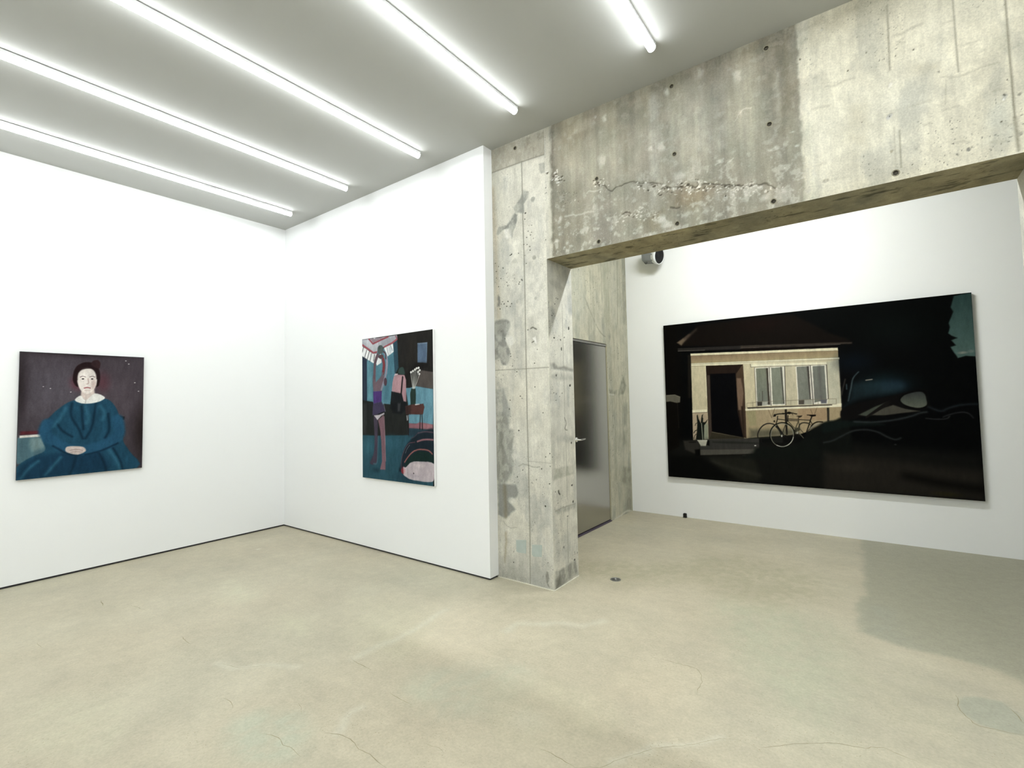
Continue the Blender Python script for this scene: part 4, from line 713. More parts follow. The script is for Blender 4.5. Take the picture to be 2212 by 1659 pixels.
('E','4d4635',.9,.5,.004,0,[4.923,2.879,.0137,.0084]),
('E','e2dfd0',.9,.5,-.004,0,[5.195,2.773,.0095,.0036]),
('E','e2dfd0',.9,.5,.004,0,[5.208,2.76,.0095,.0073]),
('E','5d553f',.9,.5,.004,0,[5.111,2.821,.0089,.0046]),
('E','e2dfd0',.9,.5,-.004,0,[5.107,2.797,.009,.0064]),
('E','e2dfd0',.9,.5,.004,0,[4.932,2.839,.0113,.0087]),
('E','cdc8b0',.9,.5,.004,0,[5.111,2.823,.0069,.0049]),
('E','e2dfd0',.9,.5,-.004,0,[4.865,2.915,.0073,.0055]),
('E','5d553f',.9,.5,.004,0,[4.728,2.884,.0113,.0046]),
('E','dcd8c6',.9,.5,-.004,0,[4.989,2.852,.0125,.0071]),
('E','4d4635',.9,.5,.004,0,[4.995,2.835,.0079,.0068]),
('E','dcd8c6',.9,.5,-.004,0,[4.929,2.86,.0053,.0037]),
('E','dcd8c6',.9,.5,.004,0,[4.827,2.89,.0101,.009]),
('E','dcd8c6',.9,.5,.004,0,[5.126,2.799,.0108,.0063]),
('E','e2dfd0',.9,.5,-.004,0,[4.733,2.901,.0123,.0058]),
('E','dcd8c6',.9,.5,-.004,0,[4.617,2.949,.0058,.0042]),
('E','5d553f',.9,.5,.004,0,[4.99,2.899,.008,.0051]),
('E','5d553f',.9,.5,-.004,0,[5.295,2.787,.0111,.0083]),
('E','5d553f',.9,.5,-.004,0,[4.888,2.905,.013,.0067]),
('E','5d553f',.9,.5,-.004,0,[5.155,2.814,.0087,.006]),
('E','cdc8b0',.9,.5,.004,0,[4.572,2.998,.0146,.0057]),
('E','dcd8c6',.9,.5,.004,0,[4.621,2.946,.0102,.0092]),
('E','5d553f',.9,.5,-.004,0,[4.987,2.879,.0061,.0052]),
('E','d5d0ba',.85,.5,.003,0,[4.619,2.721,.0104,.0073]),
('E','dcd8c6',.85,.5,.003,0,[4.56,2.748,.0104,.0068]),
('E','cdc8b0',.85,.5,.003,0,[4.494,2.805,.0114,.0059]),
('E','cdc8b0',.85,.5,.003,0,[4.641,2.749,.0103,.0043]),
('E','5d553f',.85,.5,-.003,0,[4.71,2.756,.0102,.0066]),
('E','cdc8b0',.85,.5,-.003,0,[4.47,2.779,.0068,.0075]),
('E','cdc8b0',.85,.5,-.003,0,[4.573,2.77,.0049,.0045]),
('E','d5d0ba',.85,.5,.003,0,[4.639,2.747,.0071,.0048]),
('E','5d553f',.85,.5,.003,0,[4.482,2.805,.0101,.007]),
('E','5d553f',.85,.5,.003,0,[4.632,2.744,.0113,.0038]),
('E','dcd8c6',.85,.5,.003,0,[4.457,2.756,.0116,.0072]),
('E','d5d0ba',.85,.5,-.003,0,[4.604,2.781,.0115,.0041]),
('E','d5d0ba',.85,.5,.003,0,[4.519,2.776,.0069,.0067]),
('E','5d553f',.85,.5,-.003,0,[4.558,2.777,.0114,.005]),
('E','cdc8b0',.85,.5,-.003,0,[4.598,2.78,.0096,.0065]),
('E','dcd8c6',.85,.5,.003,0,[4.597,2.764,.0108,.0037]),
('E','dcd8c6',.85,.5,-.003,0,[4.565,2.796,.007,.0076]),
('E','d5d0ba',.85,.5,-.003,0,[4.697,2.725,.0066,.0078]),
('E','cdc8b0',.85,.5,.003,0,[4.717,2.719,.0098,.0063]),
('E','cdc8b0',.85,.5,.003,0,[4.709,2.753,.0058,.0071]),
('E','cdc8b0',.85,.5,.003,0,[4.61,2.807,.0101,.0058]),
('E','5d553f',.85,.5,.003,0,[4.681,2.73,.0088,.0055]),
('E','dcd8c6',.85,.5,.003,0,[4.411,2.756,.0114,.0061]),
('E','d5d0ba',.85,.5,.003,0,[4.631,2.729,.0098,.0057]),
('E','5d553f',.85,.5,-.003,0,[4.538,2.756,.0095,.0044]),
('E','dcd8c6',.85,.5,.003,0,[4.581,2.787,.0072,.0066]),
('E','d5d0ba',.85,.5,.003,0,[4.566,2.771,.0071,.0049]),
('E','dcd8c6',.85,.5,-.003,0,[4.676,2.711,.0102,.0061]),
('E','dcd8c6',.85,.5,.003,0,[4.539,2.779,.0059,.0039]),
('E','5d553f',.85,.5,-.003,0,[4.543,2.764,.0082,.0055]),
('E','d5d0ba',.85,.5,-.003,0,[4.592,2.754,.0078,.0048]),
('E','d5d0ba',.85,.5,-.003,0,[4.588,2.811,.0088,.0053]),
('E','5d553f',.85,.5,-.003,0,[4.655,2.759,.0092,.006]),
('E','5d553f',.85,.5,-.003,0,[4.65,2.753,.0092,.0045]),
('E','cdc8b0',.85,.5,-.003,0,[4.557,2.763,.0122,.008]),
('E','dcd8c6',.85,.5,.003,0,[4.618,2.732,.0094,.0048]),
('E','5d553f',.85,.5,.003,0,[4.647,2.744,.0066,.0048]),
('E','dcd8c6',.85,.5,.003,0,[4.559,2.762,.0067,.0041]),
('E','dcd8c6',.85,.5,.003,0,[4.692,2.75,.0116,.0056]),
('E','cdc8b0',.85,.5,-.003,0,[4.517,2.784,.0101,.0059]),
('E','5d553f',.85,.5,-.003,0,[4.613,2.737,.0097,.0039]),
('E','d5d0ba',.85,.5,.003,0,[4.589,2.732,.0068,.0058]),
('E','5d553f',.85,.5,.003,0,[4.5,2.778,.0061,.0048]),
('E','cdc8b0',.85,.5,.003,0,[4.483,2.779,.0095,.0056]),
('E','5d553f',.9,.5,.003,0,[4.287,3.107,.0095,.0063]),
('E','5d553f',.9,.5,.003,0,[4.251,3.084,.0096,.0064]),
('E','5d553f',.9,.5,.003,0,[4.302,3.062,.0095,.0063]),
('E','dcd8c6',.9,.5,.003,0,[4.348,3.044,.0093,.0062]),
('E','dcd8c6',.9,.5,.003,0,[4.291,3.063,.0095,.0063]),
('E','5d553f',.9,.5,.003,0,[4.272,3.092,.0096,.0063]),
('E','cdc8b0',.9,.5,.003,0,[4.235,3.095,.0097,.0064]),
('E','dcd8c6',.9,.5,.003,0,[4.263,3.115,.0096,.0063]),
('E','dcd8c6',.9,.5,.003,0,[4.245,3.073,.0096,.0064]),
('E','cdc8b0',.9,.5,.003,0,[4.315,3.083,.0094,.0063]),
('E','cdc8b0',.9,.5,.003,0,[4.243,3.104,.0096,.0064]),
('E','dcd8c6',.9,.5,.003,0,[4.272,3.098,.0096,.0063]),
('E','dcd8c6',.9,.5,.003,0,[4.316,3.109,.0094,.0063]),
('E','5d553f',.9,.5,.003,0,[4.232,3.119,.0097,.0064]),
('E','cdc8b0',.9,.5,.003,0,[4.282,3.089,.0095,.0063]),
('E','dcd8c6',.9,.5,.003,0,[4.286,3.02,.0095,.0063]),
('E','5d553f',.9,.5,.003,0,[4.284,3.062,.0095,.0063]),
('E','cdc8b0',.9,.5,.003,0,[4.291,3.075,.0095,.0063]),
('E','cdc8b0',.9,.5,.003,0,[4.286,3.102,.0095,.0063]),
('E','5d553f',.9,.5,.003,0,[4.299,3.053,.0095,.0063]),
('E','5d553f',.9,.5,.003,0,[4.247,3.128,.0096,.0064]),
('E','dcd8c6',.9,.5,.003,0,[4.31,3.067,.0094,.0063]),
('E','5d553f',.9,.5,.003,0,[4.279,3.074,.0095,.0063]),
('E','5d553f',.9,.5,.003,0,[4.27,3.095,.0096,.0063]),
('E','dcd8c6',.9,.5,.003,0,[4.241,3.106,.0097,.0064]),
('E','cdc8b0',.9,.5,.003,0,[4.279,3.088,.0095,.0063]),
('E','5d553f',.85,.5,.004,0,[3.961,3.229,.0121,.008]),
('E','dcd8c6',.85,.5,.004,0,[3.929,3.201,.0122,.008]),
('E','5d553f',.85,.5,.004,0,[3.983,3.188,.012,.008]),
('E','cdc8b0',.85,.5,.004,0,[3.895,3.258,.0124,.0081]),
('E','5d553f',.85,.5,.004,0,[3.918,3.24,.0123,.0081]),
('E','cdc8b0',.85,.5,.004,0,[3.963,3.216,.0121,.008]),
('E','cdc8b0',.85,.5,.004,0,[3.921,3.223,.0122,.0081]),
('E','e2dfd0',.85,.5,.004,0,[3.889,3.279,.0124,.0081]),
('E','cdc8b0',.85,.5,.004,0,[3.942,3.209,.0122,.008]),
('E','dcd8c6',.85,.5,.004,0,[3.914,3.278,.0123,.0081]),
('E','e2dfd0',.85,.5,.004,0,[3.921,3.235,.0122,.0081]),
('E','e2dfd0',.85,.5,.004,0,[3.88,3.229,.0124,.0081]),
('E','e2dfd0',.85,.5,.004,0,[3.914,3.219,.0123,.0081]),
('E','5d553f',.85,.5,.004,0,[3.899,3.266,.0123,.0081]),
('E','e2dfd0',.85,.5,.004,0,[3.818,3.303,.0127,.0082]),
('E','cdc8b0',.85,.5,.004,0,[3.91,3.227,.0123,.0081]),
('E','5d553f',.85,.5,.004,0,[3.942,3.22,.0122,.008]),
('E','e2dfd0',.85,.5,.004,0,[3.928,3.233,.0122,.0081]),
('E','5d553f',.85,.5,.004,0,[3.916,3.249,.0123,.0081]),
('E','5d553f',.85,.5,.004,0,[3.879,3.255,.0124,.0081]),
('E','dcd8c6',.85,.5,.004,0,[3.925,3.21,.0122,.0081]),
('E','dcd8c6',.85,.5,.004,0,[3.911,3.289,.0123,.0081]),
('E','e2dfd0',.85,.5,.004,0,[3.896,3.241,.0123,.0081]),
('E','5d553f',.85,.5,.004,0,[3.823,3.29,.0126,.0082]),
('E','5d553f',.85,.5,.004,0,[3.931,3.201,.0122,.008]),
('E','cdc8b0',.85,.5,.004,0,[3.921,3.212,.0122,.0081]),
('E','dcd8c6',.85,.5,.004,0,[3.829,3.212,.0126,.0082]),
('E','cdc8b0',.85,.5,.004,0,[3.844,3.256,.0126,.0082]),
('E','5d553f',.85,.5,.004,0,[3.951,3.202,.0121,.008]),
('E','e2dfd0',.85,.5,.004,0,[3.911,3.25,.0123,.0081]),
('E','cdc8b0',.85,.5,.004,0,[3.945,3.22,.0122,.008]),
('E','e2dfd0',.85,.5,.004,0,[3.925,3.186,.0122,.008]),
('E','e2dfd0',.85,.5,.004,0,[3.91,3.213,.0123,.0081]),
('E','cdc8b0',.85,.5,.004,0,[3.856,3.241,.0125,.0081]),
('E','5d553f',.85,.5,.004,0,[3.955,3.224,.0121,.008]),
('E','5d553f',.85,.5,.004,0,[3.898,3.244,.0123,.0081]),
('E','dcd8c6',.85,.5,.004,0,[3.896,3.251,.0123,.0081]),
('E','e2dfd0',.85,.5,.004,0,[3.911,3.228,.0123,.0081]),
('E','cdc8b0',.85,.5,.004,0,[3.925,3.166,.0122,.008]),
('E','5d553f',.85,.5,.004,0,[3.93,3.222,.0122,.008]),
('E','5d553f',.8,.5,.002,0,[3.947,3.017,.0061,.004]),
('E','6d654f',.8,.5,.002,0,[4.006,3.019,.006,.004]),
('E','6d654f',.8,.5,.002,0,[3.912,3.036,.0061,.004]),
('E','6d654f',.8,.5,.002,0,[4.107,2.995,.0058,.0039]),
('E','6d654f',.8,.5,.002,0,[3.979,3.042,.006,.004]),
('E','5d553f',.8,.5,.002,0,[3.964,3.029,.006,.004]),
('E','5d553f',.8,.5,.002,0,[3.988,3.091,.006,.004]),
('E','5d553f',.8,.5,.002,0,[3.971,3.071,.006,.004]),
('E','6d654f',.8,.5,.002,0,[3.97,3.018,.006,.004]),
('E','6d654f',.8,.5,.002,0,[3.958,3.095,.006,.004]),
('E','5d553f',.8,.5,.002,0,[4.066,3.063,.0058,.0039]),
('E','6d654f',.8,.5,.002,0,[3.975,3.113,.006,.004]),
('E','5d553f',.8,.5,.002,0,[4.025,3.002,.0059,.0039]),
('E','d8d3bf',.8,.5,.002,0,[4.032,2.998,.0059,.0039]),
('E','6d654f',.8,.5,.002,0,[4.08,3.038,.0058,.0039]),
('E','5d553f',.8,.5,.002,0,[3.981,3.002,.006,.004]),
('E','6d654f',.8,.5,.002,0,[4.059,3.051,.0059,.0039]),
('E','d8d3bf',.8,.5,.002,0,[3.968,3.04,.006,.004]),
('E','5d553f',.8,.5,.002,0,[3.979,3.068,.006,.004]),
('E','d8d3bf',.8,.5,.002,0,[4.031,3.001,.0059,.0039]),
('E','d8d3bf',.8,.5,.002,0,[4.072,3.015,.0058,.0039]),
('E','6d654f',.8,.5,.002,0,[3.911,3.079,.0061,.004]),
('E','5d553f',.8,.5,.002,0,[3.978,3.105,.006,.004]),
('E','d8d3bf',.8,.5,.002,0,[3.997,3.08,.006,.004]),
('E','5d553f',.8,.5,.002,0,[4.023,3.083,.0059,.004]),
('E','6d654f',.8,.5,.002,0,[3.99,3.1,.006,.004]),
('E','6d654f',.8,.5,.002,0,[4.081,3.063,.0058,.0039]),
('E','5d553f',.8,.5,.002,0,[3.927,3.102,.0061,.004]),
('E','5d553f',.8,.5,.002,0,[4.063,3.074,.0058,.0039]),
('E','d8d3bf',.8,.5,.002,0,[3.91,3.125,.0061,.004]),
('E','dcd8c6',.85,.5,-.002,0,[5.359,2.736,.0082,.0062]),
('E','d5d0ba',.85,.5,-.002,0,[5.303,2.751,.0084,.0063]),
('E','cdc8b0',.85,.5,-.002,0,[5.215,2.751,.0087,.0064]),
('E','dcd8c6',.85,.5,-.002,0,[5.201,2.735,.0087,.0064]),
('E','d5d0ba',.85,.5,-.002,0,[5.278,2.783,.0085,.0063]),
('E','dcd8c6',.85,.5,-.002,0,[5.228,2.769,.0086,.0064]),
('E','cdc8b0',.85,.5,-.002,0,[5.315,2.724,.0083,.0062]),
('E','d5d0ba',.85,.5,-.002,0,[5.274,2.772,.0085,.0063]),
('E','cdc8b0',.85,.5,-.002,0,[5.201,2.772,.0087,.0064]),
('E','cdc8b0',.85,.5,-.002,0,[5.295,2.715,.0084,.0063]),
('E','cdc8b0',.85,.5,-.002,0,[5.279,2.749,.0085,.0063]),
('E','dcd8c6',.85,.5,-.002,0,[5.348,2.739,.0082,.0062]),
('E','d5d0ba',.85,.5,-.002,0,[5.407,2.726,.008,.0061]),
('E','d5d0ba',.85,.5,-.002,0,[5.344,2.71,.0082,.0062]),
('E','d5d0ba',.85,.5,-.002,0,[5.271,2.766,.0085,.0063]),
('E','d5d0ba',.85,.5,-.002,0,[5.278,2.763,.0085,.0063]),
('E','d5d0ba',.85,.5,-.002,0,[5.291,2.726,.0084,.0063]),
('E','cdc8b0',.85,.5,-.002,0,[5.259,2.776,.0085,.0063]),
('E','cdc8b0',.85,.5,-.002,0,[5.335,2.721,.0083,.0062]),
('E','dcd8c6',.85,.5,-.002,0,[5.257,2.74,.0085,.0063]),
('E','d5d0ba',.85,.5,-.002,0,[5.302,2.703,.0084,.0063]),
('E','dcd8c6',.85,.5,-.002,0,[5.372,2.712,.0081,.0062]),
('E','d5d0ba',.85,.5,-.002,0,[5.33,2.731,.0083,.0062]),
('E','cdc8b0',.85,.5,-.002,0,[5.319,2.756,.0083,.0062]),
('E','d5d0ba',.85,.5,-.002,0,[5.245,2.763,.0086,.0063]),
('E','d5d0ba',.85,.5,-.002,0,[5.295,2.781,.0084,.0063]),
('E','cdc8b0',.85,.5,-.002,0,[5.405,2.713,.008,.0061]),
('E','d5d0ba',.85,.5,-.002,0,[5.255,2.752,.0085,.0063]),
('E','cdc8b0',.85,.5,-.002,0,[5.438,2.714,.0079,.0061]),
('E','d5d0ba',.85,.5,-.002,0,[5.25,2.769,.0086,.0063]),
('E','cdc8b0',.85,.5,-.002,0,[5.232,2.781,.0086,.0064]),
('E','cdc8b0',.85,.5,-.002,0,[5.338,2.756,.0083,.0062]),
('E','dcd8c6',.85,.5,-.002,0,[5.318,2.724,.0083,.0062]),
('E','d5d0ba',.85,.5,-.002,0,[5.404,2.716,.008,.0061]),
('E','cdc8b0',.85,.5,-.002,0,[5.376,2.712,.0081,.0062]),
('E','dcd8c6',.85,.5,-.002,0,[5.206,2.771,.0087,.0064]),
('E','cdc8b0',.85,.5,-.002,0,[5.2,2.772,.0087,.0064]),
('E','dcd8c6',.85,.5,-.002,0,[5.314,2.762,.0083,.0062]),
('E','cdc8b0',.85,.5,-.002,0,[5.218,2.767,.0087,.0064]),
('E','dcd8c6',.85,.5,-.002,0,[5.362,2.739,.0082,.0062]),
('C','5b5440',1,.0038,.004,(.0076,.0076),[4.437,2.8,4.476,2.809,4.513,2.785]),
('C','5b5440',1,.0035,.004,(.0069,.0069),[4.812,2.765,4.846,2.748,4.868,2.75]),
('P','efe6c6>d9d2b0',.7,.0078,0,0,[5.588,3.665,5.63,3.67,5.58,2.613,5.583,3.284]),
('P','b3a985',.6,.0584,0,0,[5.587,3.661,5.878,3.671,6.079,3.629,6.039,3.521,5.779,3.526,5.605,3.498]),
('P','c2bb9b',.6,.0811,0,0,[5.848,3.697,6.276,3.61,6.254,3.41,6.016,3.486]),
('P','e6dfbe',.5,.0753,0,0,[6.029,3.46,6.254,3.41,6.252,3.113,6.017,3.197]),
('P','c9c09c',.6,.0351,0,0,[5.806,3.077,5.888,3.054,5.878,2.841,5.789,2.871]),
('P','b9ae88',.7,.0321,0,0,[6.099,3.189,6.191,3.157,6.202,3.117,6.097,3.144]),
('P','c3c0a6',.5,.0338,0,0,[5.947,3.228,6.052,3.191,6.036,3.143,5.944,3.173]),
('P','cfcaae',.6,.0377,0,0,[5.604,3.256,5.725,3.206,5.721,3.11,5.616,3.15]),
('P','c7c9b4',.6,.036,0,0,[6.352,2.899,6.448,2.861,6.444,2.658,6.347,2.682]),
('P','b9b595',.6,.0087,0,0,[6.383,3.174,6.448,3.201,6.449,3.109,6.387,3.129]),
('P','b3ad8c',.8,.0057,0,0,[6.361,2.678,6.399,2.681,6.427,2.672,6.404,2.659]),
('P','e9e3c5',.5,.0749,0,0,[5.608,3.153,5.78,3.029,5.772,2.666,5.586,2.651]),
('P','c9c3a2',.5,.0578,0,0,[5.61,3.618,5.74,3.565,5.741,3.406,5.605,3.498]),
('S','a39c80',1,.0026,.002,(.0068,.0068),[6.004,3.567,6.002,3.39,5.999,3.205]),
('S','a39c80',1,.0023,.002,(.0062,.0062),[6.263,3.494,6.264,3.282,6.266,3.081]),
('S','968f74',1,.0022,.004,(.0065,.0065),[6.448,3.411,6.448,3.193,6.45,2.959,6.451,2.778]),
('S','8d866a',.8,.0055,.003,(.011,.011),[6.451,2.778,6.456,2.617]),
('S','9d9678',.8,.0024,.001,(.0064,.0064),[6.024,2.865,6.022,2.666]),
('S','b0a98a',.6,.0024,0,(.0049,.0049),[6.003,2.89,6.0,2.673]),
('S','a9a284',.6,.0023,0,(.0046,.0046),[6.218,3.057,6.21,2.938]),
('C','a39c7f',.5249999999999999,.0075,.001,(.009,.009),[6.022,3.389,6.082,3.388,6.136,3.391]),
('C','a39c7f',.44999999999999996,.0075,.001,(.0075,.0075),[6.031,3.348,6.063,3.353]),
('C','a39c7f',.44999999999999996,.0075,.001,(.0067,.0067),[6.023,3.333,6.058,3.331]),
('C','a39c7f',.5249999999999999,.0082,.001,(.0082,.0082),[5.706,3.229,5.789,3.228,5.843,3.22]),
('C','a39c7f',.375,.0083,.001,(.0066,.0066),[5.695,3.258,5.758,3.243]),
('C','a39c7f',.375,.0083,.001,(.0075,.0075),[5.64,3.129,5.721,3.119]),
('C','a39c7f',.6000000000000001,.0069,.001,(.0062,.0062),[6.2,3.074,6.281,3.061,6.354,3.064,6.407,3.062]),
('C','a39c7f',.44999999999999996,.0072,.001,(.0065,.0065),[6.062,2.977,6.162,2.972]),
('C','a39c7f',.44999999999999996,.0068,.001,(.0062,.0062),[6.198,2.906,6.255,2.907]),
('C','a39c7f',.44999999999999996,.007,.001,(.0056,.0056),[6.22,3.357,6.264,3.352]),
('C','a39c7f',.375,.0068,.001,(.0054,.0054),[6.288,3.209,6.349,3.207]),
('C','a39c7f',.44999999999999996,.0064,.001,(.0058,.0058),[6.377,2.933,6.417,2.927]),
('C','a39c7f',.30000000000000004,.0066,.001,(.0053,.0053),[6.346,3.156,6.376,3.156]),
('C','a39c7f',.30000000000000004,.0074,.001,(.0044,.0044),[6.063,3.278,6.15,3.274]),
('C','a39c7f',.44999999999999996,.0086,.001,(.0069,.0069),[5.619,3.624,5.67,3.625]),
('C','a39c7f',.375,.0084,.001,(.0067,.0067),[5.656,3.314,5.681,3.309]),
('C','a39c7f',.44999999999999996,.0066,.001,(.0066,.0066),[6.252,2.723,6.295,2.719]),
('C','a39c7f',.375,.0082,.001,(.0065,.0065),[5.642,2.798,5.691,2.797]),
('C','a39c7f',.30000000000000004,.008,.001,(.0048,.0048),[5.71,2.689,5.803,2.686]),
('C','a39c7f',.5249999999999999,.007,.001,(.007,.007),[6.137,2.855,6.15,2.857]),
('C','a39c7f',.5249999999999999,.0063,.001,(.005,.005),[6.41,2.773,6.426,2.754,6.443,2.752]),
('E','6b654e',.9,.5,.003,0,[5.91,3.352,.0051,.0065]),
('E','6b654e',.9,.5,.003,0,[5.976,3.279,.0042,.0055]),
('E','6b654e',.9,.5,.003,0,[6.026,3.274,.0041,.0054]),
('E','6b654e',.9,.5,.003,0,[6.09,3.273,.004,.0054]),
('E','6b654e',.9,.5,.003,0,[5.813,3.28,.0053,.0066]),
('E','6b654e',.9,.5,.003,0,[5.861,2.959,.0044,.0056]),
('E','6b654e',.9,.5,.003,0,[6.41,2.777,.0039,.0057]),
('E','6b654e',.9,.5,.003,0,[6.436,2.974,.0039,.0057]),
('E','6b654e',.9,.5,.003,0,[5.595,3.452,.0067,.008]),
('E','6b654e',.9,.5,.003,0,[6.072,2.666,.0046,.0062]),
('E','6b654e',.9,.5,.003,0,[6.19,2.64,.0038,.0051]),
('E','b9b8ae',.9,.4,.004,0,[5.984,2.959,.0167,.0181]),
('E','b5b4a4',.9,.4,.004,0,[6.423,2.89,.0134,.0163]),
('E','9b9682',.9,.4,.004,0,[6.474,2.884,.0076,.008]),
('E','8d8872',.9,.4,.004,0,[6.472,2.782,.0076,.0064]),
('E','a8a38c',.9,.4,.004,0,[6.463,2.692,.012,.0128]),
('E','8d8b80',.9,.4,.004,0,[6.288,2.677,.0119,.0134]),
('E','b8b297',.9,.4,.004,0,[5.694,2.689,.0173,.0153]),
('E','b5ad8d',.9,.4,.004,0,[5.988,2.76,.0097,.0108]),
('E','c9c5b0',.9,.4,.004,0,[5.704,3.571,.0112,.0118]),
('E','e8e2cc',.9,.4,.004,0,[5.998,3.124,.0138,.0163]),
('E','4a473b',1,.5,.004,0,[5.986,2.958,.0042,.0054]),
('E','efece0',1,.6,0,0,[6.421,2.879,.0078,.0065]),
('E','6a6656',1,.6,0,0,[6.421,2.895,.009,.0065]),
]
MARKS_DOORWALL=[
('P','84866d',.9,.0118,0,0,[2.791,1.761,2.843,1.658,2.879,1.639,2.778,1.529,2.612,1.518,2.695,1.683]),
('P','868870',.8,.0162,0,0,[2.347,1.588,2.491,1.562,2.578,1.58,2.563,1.53,2.362,1.512]),
('C','dcdac8',.8,.0041,0,(.0135,.0135),[2.353,1.527,2.488,1.525]),
('P','90917a',.7,.0293,0,0,[2.766,1.421,2.88,1.4,2.835,1.118,2.755,1.122]),
('P','8d8e74',.6,.0288,0,0,[2.717,1.061,2.853,1.053,2.816,.868,2.703,.877]),
('P','87886e',.7,.02,0,0,[2.683,.612,2.92,.556,2.949,.315,2.799,.338,2.647,.425]),
('P','8b8b73',.7,.0288,0,0,[2.753,.336,2.935,.289,2.937,.007,2.776,.038]),
('P','a5a283',.6,.022,0,0,[2.478,1.076,2.542,1.072,2.497,.447,2.435,.456]),
('P','a3a081',.6,.0222,0,0,[2.439,2.041,2.482,2.044,2.415,1.678,2.353,1.677]),
('C','6e6c55',.7,.0039,.003,(.0077,.0077),[2.045,2.36,2.135,2.283,2.288,2.232]),
('P','a8a684',.6,.0436,0,0,[2.274,3.166,2.438,3.217,2.45,2.408,2.255,2.385]),
('P','c5c2a4',.6,.0454,0,0,[2.47,3.195,2.68,3.271,2.655,2.431,2.45,2.408]),
('P','c0c3ac',.5,.11,0,0,[1.498,2.892,1.794,3.006,1.756,2.327,1.492,2.297]),
('S','8b8a70',.7,.0071,0,(.019,.019),[2.696,3.26,2.655,2.431]),
('S','8b8a70',.5,.0061,0,(.0121,.0121),[1.932,2.968,1.93,2.697]),
('C','77745c',.6,.0058,.002,(.0097,.0097),[1.786,2.633,1.878,2.527,2.013,2.383]),
('C','dddac4',.8,.004,0,(.0188,.0188),[2.403,.004,2.595,.014,2.775,.033,2.912,.002]),
('P','8f907a',.6,.0295,0,0,[2.863,3.328,2.957,3.349,2.939,2.464,2.835,2.452]),
]
MARKS_FLOOR=[
('P','b2af94',.95,.0313,0,0,[5.687,2.98,5.73,1.798,5.742,1.347,5.682,1.061,5.709,.831,5.713,.626,5.787,.58,5.946,.522,6.123,.54,6.224,.531,6.312,.508,6.402,.433,6.659,.61,7.059,3.028,6.471,3.059]),
('P','a9a68b',.6,.413,0,0,[6.055,2.422,6.81,2.772,6.52,1.125,6.086,.929]),
('P','b0b19b',.6,.0914,0,0,[5.717,1.132,5.874,1.114,5.935,.59,5.771,.593]),
('P','b3b39b',.95,.0065,0,0,[6.107,.08,6.175,.135,6.278,.14,6.308,.084,6.326,.005,6.308,-.1,6.233,-.122,6.153,-.128,6.118,-.075,6.102,.004]),
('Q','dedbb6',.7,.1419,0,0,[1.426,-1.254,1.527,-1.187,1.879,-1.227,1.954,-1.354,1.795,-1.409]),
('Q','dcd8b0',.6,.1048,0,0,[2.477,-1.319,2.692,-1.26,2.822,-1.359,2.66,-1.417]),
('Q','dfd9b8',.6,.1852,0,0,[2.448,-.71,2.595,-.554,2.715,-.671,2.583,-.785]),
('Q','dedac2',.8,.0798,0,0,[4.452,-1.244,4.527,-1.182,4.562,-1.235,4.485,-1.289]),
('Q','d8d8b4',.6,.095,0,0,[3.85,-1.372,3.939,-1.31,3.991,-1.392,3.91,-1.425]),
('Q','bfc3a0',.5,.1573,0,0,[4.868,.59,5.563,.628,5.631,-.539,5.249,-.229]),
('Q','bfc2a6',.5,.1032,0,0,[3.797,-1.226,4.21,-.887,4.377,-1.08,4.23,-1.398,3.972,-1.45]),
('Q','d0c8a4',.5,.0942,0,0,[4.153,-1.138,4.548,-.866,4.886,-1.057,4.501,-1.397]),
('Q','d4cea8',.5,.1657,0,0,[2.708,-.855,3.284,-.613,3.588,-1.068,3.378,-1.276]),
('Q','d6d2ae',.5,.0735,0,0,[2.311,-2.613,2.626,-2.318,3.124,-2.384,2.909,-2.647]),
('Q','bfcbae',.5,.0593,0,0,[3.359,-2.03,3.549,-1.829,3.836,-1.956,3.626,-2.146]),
('Q','b2ab86',.6,.2146,0,0,[3.664,.807,4.336,1.173,4.479,.753,3.854,.459]),
('Q','b0a984',.5,.21,0,0,[4.336,1.173,4.78,1.763,5.533,1.451,5.159,.646]),
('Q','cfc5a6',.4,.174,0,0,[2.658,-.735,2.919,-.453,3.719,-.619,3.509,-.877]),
('Q','b0a78a',.5,.1666,0,0,[3.401,-.24,3.883,-.02,3.831,-.246,3.589,-.362]),
('P','e4e0c8',.8,.0127,0,0,[.691,-.662,.703,-.605,.736,-.621,.727,-.664]),
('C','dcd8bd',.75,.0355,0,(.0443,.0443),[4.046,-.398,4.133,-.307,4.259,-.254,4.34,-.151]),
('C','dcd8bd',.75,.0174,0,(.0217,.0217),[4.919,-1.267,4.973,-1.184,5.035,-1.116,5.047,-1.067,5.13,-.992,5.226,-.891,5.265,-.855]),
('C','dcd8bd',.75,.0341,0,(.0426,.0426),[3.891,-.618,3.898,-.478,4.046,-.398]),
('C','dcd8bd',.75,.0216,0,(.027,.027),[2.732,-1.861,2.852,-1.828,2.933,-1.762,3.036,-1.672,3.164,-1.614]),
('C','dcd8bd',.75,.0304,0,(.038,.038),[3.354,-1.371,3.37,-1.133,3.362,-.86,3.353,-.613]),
('C','dcd8bd',.75,.0208,0,(.026,.026),[3.844,-1.8,3.79,-1.703,3.776,-1.629]),
]
